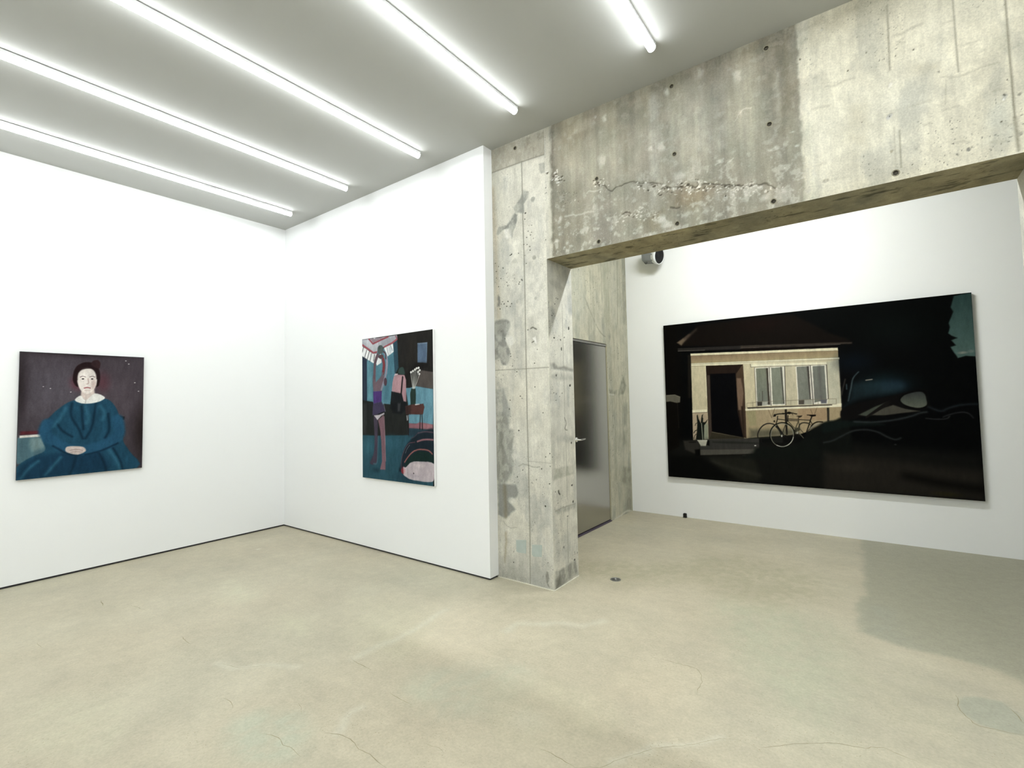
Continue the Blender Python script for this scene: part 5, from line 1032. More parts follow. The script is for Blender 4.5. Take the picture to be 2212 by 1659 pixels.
CRACKS=[
(.0052,[3.793,-1.836,3.851,-1.805,3.924,-1.79,4.008,-1.809,4.077,-1.801,4.137,-1.807,4.193,-1.81]),
(.003,[4.218,-1.62,4.256,-1.615,4.29,-1.608,4.328,-1.618]),
(.0046,[4.642,-1.366,4.701,-1.358,4.749,-1.364,4.817,-1.369]),
(.0027,[4.817,-1.37,4.9,-1.312,4.932,-1.251,4.973,-1.184,5.035,-1.088,5.102,-1.025,5.163,-.973,5.219,-.899,5.266,-.858,5.315,-.829]),
(.0024,[5.374,-.855,5.409,-.855,5.398,-.842,5.351,-.829]),
(.0031,[5.645,-.624,5.557,-.686,5.48,-.752,5.404,-.826]),
(.0045,[4.826,-.385,4.938,-.374,5.011,-.371,5.049,-.42,5.067,-.484,5.069,-.555,5.075,-.597]),
(.0066,[3.358,-1.389,3.451,-1.393,3.545,-1.394]),
(.0039,[3.8,-1.474,3.884,-1.478,3.964,-1.473]),
(.0044,[3.133,-1.983,3.172,-1.979,3.218,-1.978,3.264,-1.995]),
(.0089,[.998,-1.976,1.085,-1.987,1.147,-1.995]),
(.0052,[1.509,-2.411,1.564,-2.409,1.618,-2.407]),
(.0037,[3.559,-2.008,3.611,-1.982,3.673,-1.971,3.715,-1.983,3.757,-1.971,3.808,-1.975,3.851,-1.978]),
(.0034,[5.614,-.647,5.667,-.613,5.721,-.595,5.758,-.582,5.774,-.564,5.816,-.538,5.851,-.548,5.896,-.554,5.925,-.554]),
(.0055,[6.104,.101,6.113,.077,6.104,.019,6.105,-.043,6.143,-.122,6.162,-.135,6.212,-.126,6.261,-.124,6.303,-.107]),
(.0054,[6.281,.128,6.305,.082,6.315,.023,6.321,-.001]),
(.0049,[2.198,-1.845,2.291,-1.856,2.361,-1.855]),
(.0027,[2.725,-1.866,2.827,-1.825,2.911,-1.803,2.968,-1.744,3.034,-1.68]),
(.0026,[3.473,-1.787,3.533,-1.797,3.582,-1.821]),
(.0061,[5.852,.175,5.885,.18]),
(.0032,[1.271,-1.879,1.527,-1.837]),
]
FILLER=[
[3.444,.336,3.548,.35,3.545,.239,3.469,.235,3.445,.241],
[3.602,.322,3.7,.335,3.695,.238,3.619,.228,3.598,.24],
]
TIE_HOLES=[
(4.2609,3.1218),
(4.2626,2.6428),
(4.84,3.5964),
(4.8423,3.1214),
(4.8442,2.6422),
(5.42,3.5962),
(5.4179,3.1204),
(5.4209,2.6421),
(5.9985,2.643),
]
COLUMN_HOLES=[
(3.5126,3.6051),
]

# ------------------------------------------------------------------ sizes of the place (metres)
H = 3.6709; XB = 3.2557; YC = .1108; XR = 3.8037; YS = .4973; ZB = 2.6003
XD = 3.2498; YW = 2.9546; XR2 = 6.5144; XE = 9.4; YN = -7.2
DY0, DY1, DZ = 1.44, 2.3142, 2.1432

# ------------------------------------------------------------------ helpers
COL = scene.collection
def lin(c): c = np.asarray(c, float); return np.where(c <= .04045, c/12.92, ((c+.055)/1.055)**2.4)
def hexc(s): return np.array([int(s[i:i+2], 16)/255 for i in (0, 2, 4)])
def hl(s): return tuple(lin(hexc(s))) + (1,)

def mat(name, col, rough=.6, metal=0, spec=.5, emit=0, bump=0, bscale=60, var=0, vscale=8, aniso=0):
    M = bpy.data.materials.new(name); M.use_nodes = True; nt = M.node_tree; b = nt.nodes['Principled BSDF']
    c = hl(col) if isinstance(col, str) else tuple(col)
    b.inputs['Base Color'].default_value = c; b.inputs['Roughness'].default_value = rough
    b.inputs['Metallic'].default_value = metal; b.inputs['Specular IOR Level'].default_value = spec
    if aniso: b.inputs['Anisotropic'].default_value = aniso
    tc = nt.nodes.new('ShaderNodeTexCoord')
    if var:
        n = nt.nodes.new('ShaderNodeTexNoise'); n.inputs['Scale'].default_value = vscale; n.inputs['Detail'].default_value = 5
        nt.links.new(tc.outputs['Object'], n.inputs['Vector'])
        mp = nt.nodes.new('ShaderNodeMapRange'); mp.inputs[1].default_value = .3; mp.inputs[2].default_value = .7
        mp.inputs[3].default_value = 1-var; mp.inputs[4].default_value = 1+var
        nt.links.new(n.outputs[0], mp.inputs[0])
        mx = nt.nodes.new('ShaderNodeMix'); mx.data_type = 'RGBA'; mx.blend_type = 'MULTIPLY'; mx.inputs[0].default_value = 1
        mx.inputs[6].default_value = c; nt.links.new(mp.outputs[0], mx.inputs[7]); nt.links.new(mx.outputs[2], b.inputs['Base Color'])
    if bump:
        n = nt.nodes.new('ShaderNodeTexNoise'); n.inputs['Scale'].default_value = bscale; n.inputs['Detail'].default_value = 4
        nt.links.new(tc.outputs['Object'], n.inputs['Vector'])
        bp = nt.nodes.new('ShaderNodeBump'); bp.inputs['Strength'].default_value = bump; bp.inputs['Distance'].default_value = .004
        nt.links.new(n.outputs[0], bp.inputs['Height']); nt.links.new(bp.outputs[0], b.inputs['Normal'])
    if emit:
        b.inputs['Emission Color'].default_value = TUBE_COLOR; b.inputs['Emission Strength'].default_value = emit
    return M

def attr_mat(name, rough=.8, spec=.3, grain=.1, gscale=(120, 120, 120), grain2=.06, g2scale=(30, 30, 30), bump=.2, bdist=.003, speck=0, sscale=150):
    """colour attribute times two scales of noise grain, with a fine bump"""
    M = bpy.data.materials.new(name); M.use_nodes = True; nt = M.node_tree; L = nt.links; b = nt.nodes['Principled BSDF']
    b.inputs['Roughness'].default_value = rough; b.inputs['Specular IOR Level'].default_value = spec
    at = nt.nodes.new('ShaderNodeAttribute'); at.attribute_name = 'Col'
    geo = nt.nodes.new('ShaderNodeNewGeometry'); cur = at.outputs['Color']; last = None
    for g, sc in ((grain, gscale), (grain2, g2scale)):
        vm = nt.nodes.new('ShaderNodeVectorMath'); vm.operation = 'MULTIPLY'; vm.inputs[1].default_value = sc
        L.new(geo.outputs['Position'], vm.inputs[0])
        n = nt.nodes.new('ShaderNodeTexNoise'); n.inputs['Scale'].default_value = 1; n.inputs['Detail'].default_value = 5; n.inputs['Roughness'].default_value = .65
        L.new(vm.outputs[0], n.inputs['Vector'])
        mp = nt.nodes.new('ShaderNodeMapRange'); mp.inputs[1].default_value = .3; mp.inputs[2].default_value = .7
        mp.inputs[3].default_value = 1-g; mp.inputs[4].default_value = 1+g
        L.new(n.outputs[0], mp.inputs[0])
        mx = nt.nodes.new('ShaderNodeMix'); mx.data_type = 'RGBA'; mx.blend_type = 'MULTIPLY'; mx.inputs[0].default_value = 1
        L.new(cur, mx.inputs[6]); L.new(mp.outputs[0], mx.inputs[7]); cur = mx.outputs[2]
        if last is None: last = n.outputs[0]
    if speck:
        v = nt.nodes.new('ShaderNodeTexVoronoi'); v.inputs['Scale'].default_value = sscale
        L.new(geo.outputs['Position'], v.inputs['Vector'])
        mp = nt.nodes.new('ShaderNodeMapRange'); mp.inputs[1].default_value = .06; mp.inputs[2].default_value = .16; mp.inputs[3].default_value = 1; mp.inputs[4].default_value = 0
        L.new(v.outputs['Distance'], mp.inputs[0])
        n3 = nt.nodes.new('ShaderNodeTexNoise'); n3.inputs['Scale'].default_value = 2.2; n3.inputs['Detail'].default_value = 3
        L.new(geo.outputs['Position'], n3.inputs['Vector'])
        m3 = nt.nodes.new('ShaderNodeMapRange'); m3.inputs[1].default_value = .46; m3.inputs[2].default_value = .62; m3.inputs[3].default_value = 0; m3.inputs[4].default_value = speck
        L.new(n3.outputs[0], m3.inputs[0])
        mm = nt.nodes.new('ShaderNodeMath'); mm.operation = 'MULTIPLY'; L.new(mp.outputs[0], mm.inputs[0]); L.new(m3.outputs[0], mm.inputs[1])
        mx = nt.nodes.new('ShaderNodeMix'); mx.data_type = 'RGBA'; mx.blend_type = 'MIX'; L.new(mm.outputs[0], mx.inputs[0])
        L.new(cur, mx.inputs[6]); mx.inputs[7].default_value = hl('8a7f62'); cur = mx.outputs[2]
    L.new(cur, b.inputs['Base Color'])
    bp = nt.nodes.new('ShaderNodeBump'); bp.inputs['Strength'].default_value = bump; bp.inputs['Distance'].default_value = bdist
    L.new(last, bp.inputs['Height']); L.new(bp.outputs[0], b.inputs['Normal'])
    return M

def tag(o, label=None, cat=None, group=None, kind=None):
    if label: o['label'] = label
    if cat: o['category'] = cat
    if group: o['group'] = group
    if kind: o['kind'] = kind
    return o
def link(o, parent=None):
    COL.objects.link(o)
    if parent: o.parent = parent
    return o
def empty(name, loc):
    o = bpy.data.objects.new(name, None); o.location = loc; o.empty_display_size = .1; return link(o)
def obj(name, bm, material, parent=None, smooth=False):
    me = bpy.data.meshes.new(name); bm.normal_update(); bm.to_mesh(me); bm.free()
    for mt in (material if isinstance(material, (list, tuple)) else [material]): me.materials.append(mt)
    if smooth:
        for p in me.polygons: p.use_smooth = True
    o = bpy.data.objects.new(name, me); link(o, parent)
    if parent: o.matrix_parent_inverse = Matrix.Translation(-parent.location)
    return o
def box(bm, x0, x1, y0, y1, z0, z1, bevel=0, mi=0):
    g = bmesh.ops.create_cube(bm, size=1)
    for v in g['verts']: v.co = Vector(((x0+x1)/2+v.co.x*(x1-x0), (y0+y1)/2+v.co.y*(y1-y0), (z0+z1)/2+v.co.z*(z1-z0)))
    fs = {f for v in g['verts'] for f in v.link_faces}
    for f in fs: f.material_index = mi
    if bevel: bmesh.ops.bevel(bm, geom=list({e for v in g['verts'] for e in v.link_edges}), offset=bevel, segments=2, affect='EDGES')
    return bm
def boxobj(name, ext, material, parent=None, bevel=0): return obj(name, box(bmesh.new(), *ext, bevel=bevel), material, parent)
def lathe(bm, prof, center, axis, seg=24, mis=None):
    """profile of (radius, distance along axis) points, revolved about axis"""
    axis = Vector(axis).normalized(); a = axis.orthogonal().normalized(); b = axis.cross(a); rings = []
    for r, d in prof:
        c = Vector(center)+axis*d
        rings.append([bm.verts.new(c)] if r == 0 else [bm.verts.new(c+(a*math.cos(t)+b*math.sin(t))*r) for t in [2*math.pi*k/seg for k in range(seg)]])
    for k in range(len(rings)-1):
        A, B = rings[k], rings[k+1]
        for i in range(seg):
            j = (i+1) % seg
            f = [A[i % len(A)], A[j % len(A)], B[j % len(B)], B[i % len(B)]]; f = list(dict.fromkeys(f))
            if len(f) > 2:
                fc = bm.faces.new(f)
                if mis: fc.material_index = mis[k]
    return bm
def tube(bm, pts, r, seg=10):
    pts = [Vector(p) for p in pts]; rings = []
    for i, p in enumerate(pts):
        t = (pts[min(i+1, len(pts)-1)]-pts[max(i-1, 0)]).normalized(); a = t.orthogonal().normalized(); b = t.cross(a)
        if rings:
            a = (prev - t*prev.dot(t)).normalized(); b = t.cross(a)
        prev = a
        rings.append([bm.verts.new(p+(a*math.cos(2*math.pi*k/seg)+b*math.sin(2*math.pi*k/seg))*r) for k in range(seg)])
    for A, B in zip(rings, rings[1:]):
        for i in range(seg): bm.faces.new((A[i], A[(i+1) % seg], B[(i+1) % seg], B[i]))
    bm.faces.new(rings[0][::-1]); bm.faces.new(rings[-1]); return bm

# ------------------------------------------------------------------ painting strokes, stains and relief into a mesh grid
def vnoise(X, Y, sx, sy, seed):
    r = np.random.default_rng(seed); gx = X/sx; gy = Y/sy; gx = gx-np.floor(gx.min()); gy = gy-np.floor(gy.min())
    ix = gx.astype(int); iy = gy.astype(int); fx = gx-ix; fy = gy-iy; fx = fx*fx*(3-2*fx); fy = fy*fy*(3-2*fy)
    g = r.random((iy.max()+2, ix.max()+2))
    return (g[iy, ix]*(1-fx)+g[iy, ix+1]*fx)*(1-fy)+(g[iy+1, ix]*(1-fx)+g[iy+1, ix+1]*fx)*fy
def fbm(X, Y, sx, sy, seed, n=4):
    t = 0; a = 1; s = 0
    for k in range(n): t = t+a*vnoise(X, Y, sx/2**k, sy/2**k, seed+k); s += a; a *= .55
    return t/s
def smooth_pts(p, closed):
    n = len(p); out = []
    for i in range(n if closed else n-1):
        g = (lambda k: p[k % n]) if closed else (lambda k: p[min(max(k, 0), n-1)])
        a, b, c, d = g(i-1), g(i), g(i+1), g(i+2)
        for t in (0, .25, .5, .75): out.append(.5*((2*b)+(c-a)*t+(2*a-5*b+4*c-d)*t*t+(3*b-a-3*c+d)*t**3))
    if not closed: out.append(p[-1])
    return np.array(out)
def sstep(t): t = np.clip(t, 0, 1); return t*t*(3-2*t)
def paint(xs, ys, ops, base, warp=0, wscale=.05, seed=1, scumble=True):
    """returns display colour (ny,nx,3) and recess depth (ny,nx) on the grid xs,ys"""
    X, Y = np.meshgrid(xs, ys); px = max(np.median(np.diff(xs)), np.median(np.diff(ys)))
    img = np.zeros(X.shape+(3,)); img[:] = base; dep = np.zeros(X.shape)
    X0, Y0, scum = X, Y, None
    if warp:
        scum = np.clip((fbm(X, Y, .05, .07, seed+80, 5)-.40)*6, 0, 1)
        X = X+warp*(fbm(X, Y, wscale, wscale, seed+50, 3)-.5)*2; Y = Y+warp*(fbm(X, Y, wscale, wscale, seed+60, 3)-.5)*2
    for kind, col, al, soft, d, wid, pts in ops:
        p = np.array(pts, float)
        if kind == 'E':
            cx, cy, rx, ry = p; pad = warp; lo = (cx-rx-pad, cy-ry-pad); hi = (cx+rx+pad, cy+ry+pad)
        else:
            p = p.reshape(-1, 2)
            if kind in 'QC': p = smooth_pts(p, kind == 'Q')
            pad = soft+px*2+warp+(max(wid) if wid else 0); lo = p.min(0)-pad; hi = p.max(0)+pad
        i0, i1 = np.searchsorted(xs, (lo[0], hi[0])); j0, j1 = np.searchsorted(ys, (lo[1], hi[1]))
        if i1 <= i0 or j1 <= j0: continue
        x, y = (X0[j0:j1, i0:i1], Y0[j0:j1, i0:i1]) if kind == 'S' else (X[j0:j1, i0:i1], Y[j0:j1, i0:i1])
        if kind == 'E':
            q = np.sqrt(((x-cx)/max(rx, px*.7))**2+((y-cy)/max(ry, px*.7))**2); a = sstep((1-q)/max(soft, .05))
        elif kind in 'PQ':
            d2 = np.full(x.shape, 1e9); ins = np.zeros(x.shape, bool)
            for k in range(len(p)):
                ax, ay = p[k-1]; bx, by = p[k]; ex, ey = bx-ax, by-ay; L2 = ex*ex+ey*ey+1e-12
                t = np.clip(((x-ax)*ex+(y-ay)*ey)/L2, 0, 1); d2 = np.minimum(d2, (x-ax-t*ex)**2+(y-ay-t*ey)**2)
                if ay != by: ins ^= ((ay > y) != (by > y)) & (x < (bx-ax)*(y-ay)/(by-ay)+ax)
            sd = np.sqrt(d2)*np.where(ins, -1, 1); a = sstep(.5-sd/(2*(soft+px*.6)))
        else:
            sd = np.full(x.shape, 1e9); n = len(p)-1
            for k in range(n):
                ax, ay = p[k]; bx, by = p[k+1]; ex, ey = bx-ax, by-ay; L2 = ex*ex+ey*ey+1e-12
                t = np.clip(((x-ax)*ex+(y-ay)*ey)/L2, 0, 1); hw = (wid[0]+(wid[1]-wid[0])*(k+t)/n)/2
                sd = np.minimum(sd, np.hypot(x-ax-t*ex, y-ay-t*ey)-hw)
            a = sstep(.5-sd/(2*(soft+px*.6)))
        if scumble and scum is not None:
            if kind == 'E' and soft >= .7: a = a*scum[j0:j1, i0:i1]
            elif kind in 'PQ' and al < .94: a = a*(.5+.5*scum[j0:j1, i0:i1])
        a = (a*al)[..., None]
        if '>' in col:
            c1, c2 = map(hexc, col.split('>')); t = ((y-p[:, 1].min())/(np.ptp(p[:, 1])+1e-9)).clip(0, 1)[..., None]; cc = c2+(c1-c2)*t
        else: cc = hexc(col)
        img[j0:j1, i0:i1] = img[j0:j1, i0:i1]*(1-a)+cc*a
        if d: dep[j0:j1, i0:i1] = np.maximum(dep[j0:j1, i0:i1], d*a[..., 0]) if d > 0 else dep[j0:j1, i0:i1]+d*a[..., 0]
    return img, dep

class Grids:
    """several coloured grid faces collected into one mesh"""
    def __init__(s): s.v = []; s.c = []; s.f = []; s.n = 0
    def add(s, P, C, flip=False, keep=None):
        ny, nx = P.shape[:2]; idx = np.arange(ny*nx).reshape(ny, nx)+s.n
        q = np.stack([idx[:-1, :-1], idx[:-1, 1:], idx[1:, 1:], idx[1:, :-1]], -1).reshape(-1, 4)
        if keep is not None: q = q[keep.reshape(-1)]
        if flip: q = q[:, ::-1]
        s.v.append(P.reshape(-1, 3)); s.c.append(C.reshape(-1, 3)); s.f.append(q); s.n += ny*nx
    def flat(s, o, u, v, col, flip=False):
        o, u, v = map(np.array, (o, u, v)); P = np.array([[o, o+u], [o+v, o+u+v]], float); C = np.zeros((2, 2, 3)); C[:] = col
        s.add(P, C, flip)
    def build(s, name, material, parent=None, smooth=True):
        v = np.concatenate(s.v).astype(np.float32); c = np.concatenate(s.c); f = np.concatenate(s.f).astype(np.int32)
        me = bpy.data.meshes.new(name); me.vertices.add(len(v)); me.vertices.foreach_set('co', v.ravel())
        me.loops.add(f.size); me.loops.foreach_set('vertex_index', f.ravel())
        me.polygons.add(len(f)); me.polygons.foreach_set('loop_start', np.arange(0, f.size, 4, dtype=np.int32))
        me.polygons.foreach_set('use_smooth', np.full(len(f), smooth))
        me.update(calc_edges=True); me.validate()
        a = me.color_attributes.new('Col', 'FLOAT_COLOR', 'POINT')
        a.data.foreach_set('color', np.concatenate([c, np.ones((len(c), 1))], 1).astype(np.float32).ravel())
        me.materials.append(material); o = bpy.data.objects.new(name, me); link(o, parent)
        if parent: o.matrix_parent_inverse = Matrix.Translation(-parent.location)
        return o
def axis_pts(a, b, step): return np.linspace(a, b, max(2, int(round((b-a)/step))+1))
def edge_fade(xs, ys, d=.012):
    ex = np.minimum(xs-xs[0], xs[-1]-xs)/d; ey = np.minimum(ys-ys[0], ys[-1]-ys)/d
    return np.minimum(np.clip(ex, 0, 1)[None, :], np.clip(ey, 0, 1)[:, None])

# ------------------------------------------------------------------ materials
def alb(img, k, sat):
    """photographed tone to surface colour: undo the warm interreflection and the light level"""
    c = lin(img.clip(0, 1)); l = (c @ np.array([.2126, .7152, .0722]))[..., None]; return (l+(c-l)*sat)*k
ALB = .94
M_wall = mat('white_wall_paint', (.84, .85, .845, 1), .85, spec=.2, bump=.06, bscale=180)
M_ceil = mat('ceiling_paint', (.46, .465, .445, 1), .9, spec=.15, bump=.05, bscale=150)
M_gap = mat('shadow_gap', '2a2a2c', .7)  # dark colour stands for the shade in the gap under the walls
M_conc = attr_mat('board_marked_concrete', .85, .25, .14, (130, 130, 130), .08, (45, 45, 9), .4, .0025)
M_floor = attr_mat('polished_concrete', .5, .3, .10, (75, 75, 75), .07, (16, 16, 16), .15, .0015, speck=.9, sscale=60)
M_crack = mat('crack_line', '8b8367', .9)  # dark tone of the floor cracks
M_steel = mat('brushed_steel', (.44, .43, .40, 1), .2, metal=1, bump=.05, bscale=300, aniso=.5)
M_steelframe = mat('steel_frame', (.45, .44, .42, 1), .4, metal=1, var=.1)
M_chrome = mat('chrome', (.8, .8, .78, 1), .18, metal=1)
M_dark = mat('dark_gap_shade', '17151a', .6)  # dark fill standing for the shade in door and batten gaps
M_thresh = mat('threshold_metal', '6b6270', .45, metal=.6)
M_tube = mat('opal_diffuser', (.9, .9, .9, 1), .5, emit=TUBE)
M_tubeback = mat('opal_diffuser_bright', (.9, .9, .9, 1), .5, emit=BACK_TUBE)
M_alu = mat('white_aluminium_housing', (.78, .79, .8, 1), .5)
M_cap = mat('end_cap_plastic', (.85, .86, .85, 1), .4)
M_canvas = attr_mat('oil_paint', .6, .03, .05, (260, 260, 260), .07, (60, 60, 25), .25, .0012)
M_white_edge = mat('primed_canvas_edge', (.86, .86, .85, 1), .8, bump=.1, bscale=400)
M_dark_edge = mat('dark_canvas_edge', '1c1a1c', .7, bump=.1, bscale=400)
M_blackplastic = mat('black_plastic', '0d0d0e', .45)
M_greyplastic = mat('grey_plastic', '7d8080', .5, var=.06)
M_whiteplastic = mat('white_plastic', 'dcdfdf', .4)
M_cone = mat('speaker_cone', '0a0a0b', .8)
M_plug = mat('tie_hole_mortar', '5b574c', .9, var=.15, vscale=90)
M_rim = mat('tie_hole_rim', '8b8672', .9, var=.1, vscale=90)
M_fill = mat('filler_mortar', (.40, .45, .41, 1), .85, bump=.15, bscale=120, var=.06, vscale=20)
M_caulk = mat('white_caulk', 'd8d5c4', .8, var=.1, vscale=30)
M_outlet = mat('worn_steel', (.32, .32, .30, 1), .42, metal=.9, var=.2, vscale=60)

# ------------------------------------------------------------------ structure: floor
def concrete_base(X, Y, hexbase, streak=.05, blotch=.07, seed=3, warm=.02, pits=.5):
    """cast concrete: cloudy tone, vertical form streaks, grey stains, pale laitance and small air pits"""
    b = np.zeros(X.shape+(3,)); b[:] = hexc(hexbase)
    n = (fbm(X, Y, .35, .35, seed)-.5)*2*blotch + (fbm(X, Y, .03, .7, seed+20)-.5)*2*streak + (fbm(X, Y, .06, .08, seed+30, 5)-.5)*2.2*blotch
    st = np.clip((fbm(X, Y, .16, .30, seed+41, 5)-.56)*7, 0, 1); wh = np.clip((fbm(X, Y, .07, .09, seed+43, 5)-.58)*8, 0, 1)
    n = n-.09*st+.04*wh
    h = (fbm(X, Y, .5, .5, seed+40)-.5)*2*warm
    b = b*(1+n)[..., None]; b[..., 0] += h*.5-.01*st; b[..., 2] -= h-.015*st
    if pits:
        m = np.clip((fbm(X, Y, .2, .25, seed+45, 3)-.5)*6, 0, 1); r = vnoise(X, Y, .007, .007, seed+47)
        b *= (1-pits*m*np.clip((r-.88)*14, 0, 1))[..., None]
    return b

g = Grids()
xs = np.concatenate([[-.1], axis_pts(0, 7.4, .012), axis_pts(7.5, XE, .1)]); ys = np.concatenate([axis_pts(YN, -2.7, .1), axis_pts(-2.6, 3.06, .012)])
X, Y = np.meshgrid(xs, ys)
base = np.zeros(X.shape+(3,)); base[:] = hexc('cdc4a5')
cl = (fbm(X, Y, .9, .9, 5)-.5)*2; c2 = (fbm(X, Y, .22, .22, 9)-.5)*2; c3 = (fbm(X, Y, 1.4, 1.4, 14)-.5)*2; c4 = (fbm(X, Y, .5, .12, 17)-.5)*2
base *= (1+.05*cl+.045*c2+.025*c4)[..., None]; base[..., 0] += .02*c3; base[..., 2] += -.01*c3+.02*c2*cl
img, dep = paint(xs, ys, MARKS_FLOOR, base, .03, .12, 2)
P = np.stack([X, Y, np.zeros_like(X)], -1); g.add(P, alb(img, .76, .80))
g.flat((-.1, YN, -.1), (XE+.1, 0, 0), (0, 3.06-YN, 0), (.3, .3, .25), True)
floor = tag(g.build('floor', M_floor), 'polished beige concrete floor with hairline cracks', kind='structure')
for wdt, pts in CRACKS:
    p = np.array(pts).reshape(-1, 2); random.seed(int(p[0, 0]*1000)); q = []
    for a, b in zip(p, p[1:]):
        n = max(2, int(np.hypot(*(b-a))/.02))
        for k in range(n): q.append(a+(b-a)*k/n+np.array([random.uniform(-1, 1), random.uniform(-1, 1)])*.003)
    q.append(p[-1]); q = np.array(q); bm = bmesh.new(); L = []; Rr = []
    for i, c in enumerate(q):
        t = q[min(i+1, len(q)-1)]-q[max(i-1, 0)]; t = t/(np.hypot(*t)+1e-9); nn = np.array([-t[1], t[0]])
        hw = wdt/2*.7*(.45+.55*random.random())*min(1, .25+min(i, len(q)-1-i)/3)
        L.append(bm.verts.new((*(c+nn*hw), .0004))); Rr.append(bm.verts.new((*(c-nn*hw), .0004)))
    for i in range(len(q)-1): bm.faces.new((L[i], Rr[i], Rr[i+1], L[i+1]))
    obj('crack', bm, M_crack, floor)

# ------------------------------------------------------------------ structure: ceiling and white walls
tag(boxobj('ceiling', (-.1, XE+.1, YN-.1, 3.06, H, H+.1), M_ceil), 'smooth pale grey ceiling', kind='structure')
GAP = .018
tag(boxobj('wall_left', (-.1, 0, YN, 0, GAP, H), M_wall), 'long white plaster wall with the portrait', kind='structure')
tag(boxobj('gap_shade_left', (-.1, -.014, YN, 0, 0, GAP), M_gap), 'recessed strip coloured dark for the shadow gap under the left wall', kind='structure')
tag(boxobj('wall_middle', (-.1, XB, 0, YC, GAP, H), M_wall), 'white partition wall ending beside the concrete column', kind='structure')
tag(boxobj('gap_shade_middle', (-.1, XB-.014, .014, YC, 0, GAP), M_gap), 'recessed strip coloured dark for the shadow gap under the partition wall', kind='structure')
tag(boxobj('wall_back', (XD, XE, YW, 3.06, 0, H), M_wall), 'white wall of the rear bay behind the large dark painting', kind='structure')
tag(boxobj('wall_right', (XE, XE+.1, YN, 3.06, 0, H), M_wall), 'white wall at the far right of the room', kind='structure')
tag(boxobj('wall_rear', (-.1, XE+.1, YN-.1, YN, 0, H), M_wall), 'white wall behind the viewer', kind='structure')

# ------------------------------------------------------------------ structure: concrete column, beam, rear side wall
CB = 'cecab4'
def face_xz(g, x0, x1, z0, z1, y, step, ops, base, warp, holes=(), seed=3, flip=False, blotch=.07, streak=.05, post=None):
    xs = axis_pts(x0, x1, step); zs = axis_pts(z0, z1, step); X, Z = np.meshgrid(xs, zs)
    b = base(X, Z) if callable(base) else concrete_base(X, Z, base, streak, blotch, seed)
    img, dep = paint(xs, zs, ops, b, warp, .05, seed)
    if post: img = post(X, Z, img)
    dep = dep+(fbm(X, Z, .02, .02, seed+70, 3)-.5)*.0012
    dep = dep*edge_fade(xs, zs)
    keep = None
    if len(holes):
        xm = (xs[1:]+xs[:-1])/2; zm = (zs[1:]+zs[:-1])/2; XM, ZM = np.meshgrid(xm, zm); keep = np.ones(XM.shape, bool)
        for hx, hz in holes: keep &= np.hypot(XM-hx, ZM-hz) > .0135
    g.add(np.stack([X, y+dep, Z], -1), alb(img, ALB, .62), flip, keep)
def face_yz(g, y0, y1, z0, z1, x, step, ops, base, warp, seed=3, sign=1, blotch=.07, streak=.05):
    ys = axis_pts(y0, y1, step); zs = axis_pts(z0, z1, step); Y, Z = np.meshgrid(ys, zs)
    b = concrete_base(Y, Z, base, streak, blotch, seed)
    img, dep = paint(ys, zs, ops, b, warp, .05, seed)
    dep = (dep+(fbm(Y, Z, .02, .02, seed+70, 3)-.5)*.0012)*edge_fade(ys, zs)
    g.add(np.stack([x-sign*dep, Y, Z], -1), alb(img, ALB, .62), sign < 0)
grey = lin(hexc('b5b096'))*ALB
def tie_hole(parent, x, z, y):
    bm = lathe(bmesh.new(), [(.0185, .001), (.0182, -.0006), (.0135, -.0004), (.0125, .011), (.005, .0115), (.004, .009), (0, .009)], (x, y, z), (0, 1, 0), 20, [1, 1, 0, 0, 0, 0])
    return obj('tie_hole', bm, [M_plug, M_rim], parent)

g = Grids()
face_xz(g, 3.2, XR, 0, H, YC, .004, MARKS_COLUMN, CB, .010, COLUMN_HOLES, 3)
face_yz(g, YC, YS, 0, ZB, XR, .005, MARKS_REVEAL, 'ccc8b2', .005, 8)
g.flat((XR, YC, ZB), (0, YS-YC, 0), (0, 0, H-ZB), grey); g.flat((XR, YS, 0), (-(XR-3.2), 0, 0), (0, 0, H), grey); g.flat((3.2, YS, 0), (0, YC-YS, 0), (0, 0, H), grey)
column = tag(g.build('column', M_conc), 'bare board-marked concrete column at the end of the white partition', kind='structure')
for x, z in COLUMN_HOLES: tie_hole(column, x, z, YC)
for pts in FILLER:
    p = np.array(pts).reshape(-1, 2); c = p.mean(0); bm = bmesh.new()
    vs_ = [bm.verts.new((a, YC+.004, b)) for a, b in p]; f = bm.faces.new(vs_)
    r = bmesh.ops.extrude_face_region(bm, geom=[f])
    for v in r['geom']:
        if isinstance(v, bmesh.types.BMVert): v.co.y = YC-.0025; v.co.x = c[0]+(v.co.x-c[0])*.96; v.co.z = c[1]+(v.co.z-c[1])*.96
    bmesh.ops.recalc_face_normals(bm, faces=bm.faces)
    tag(obj('filler_patch', bm, M_fill, column), 'smooth grey-green mortar patch')
bm = bmesh.new(); random.seed(2)
box(bm, XB, XR+.006, YC-.006, YC, 0, .006); box(bm, XR, XR+.006, YC, YS, 0, .006)
tag(obj('caulk_line', bm, M_caulk, column), 'thin white caulk bead along the foot')

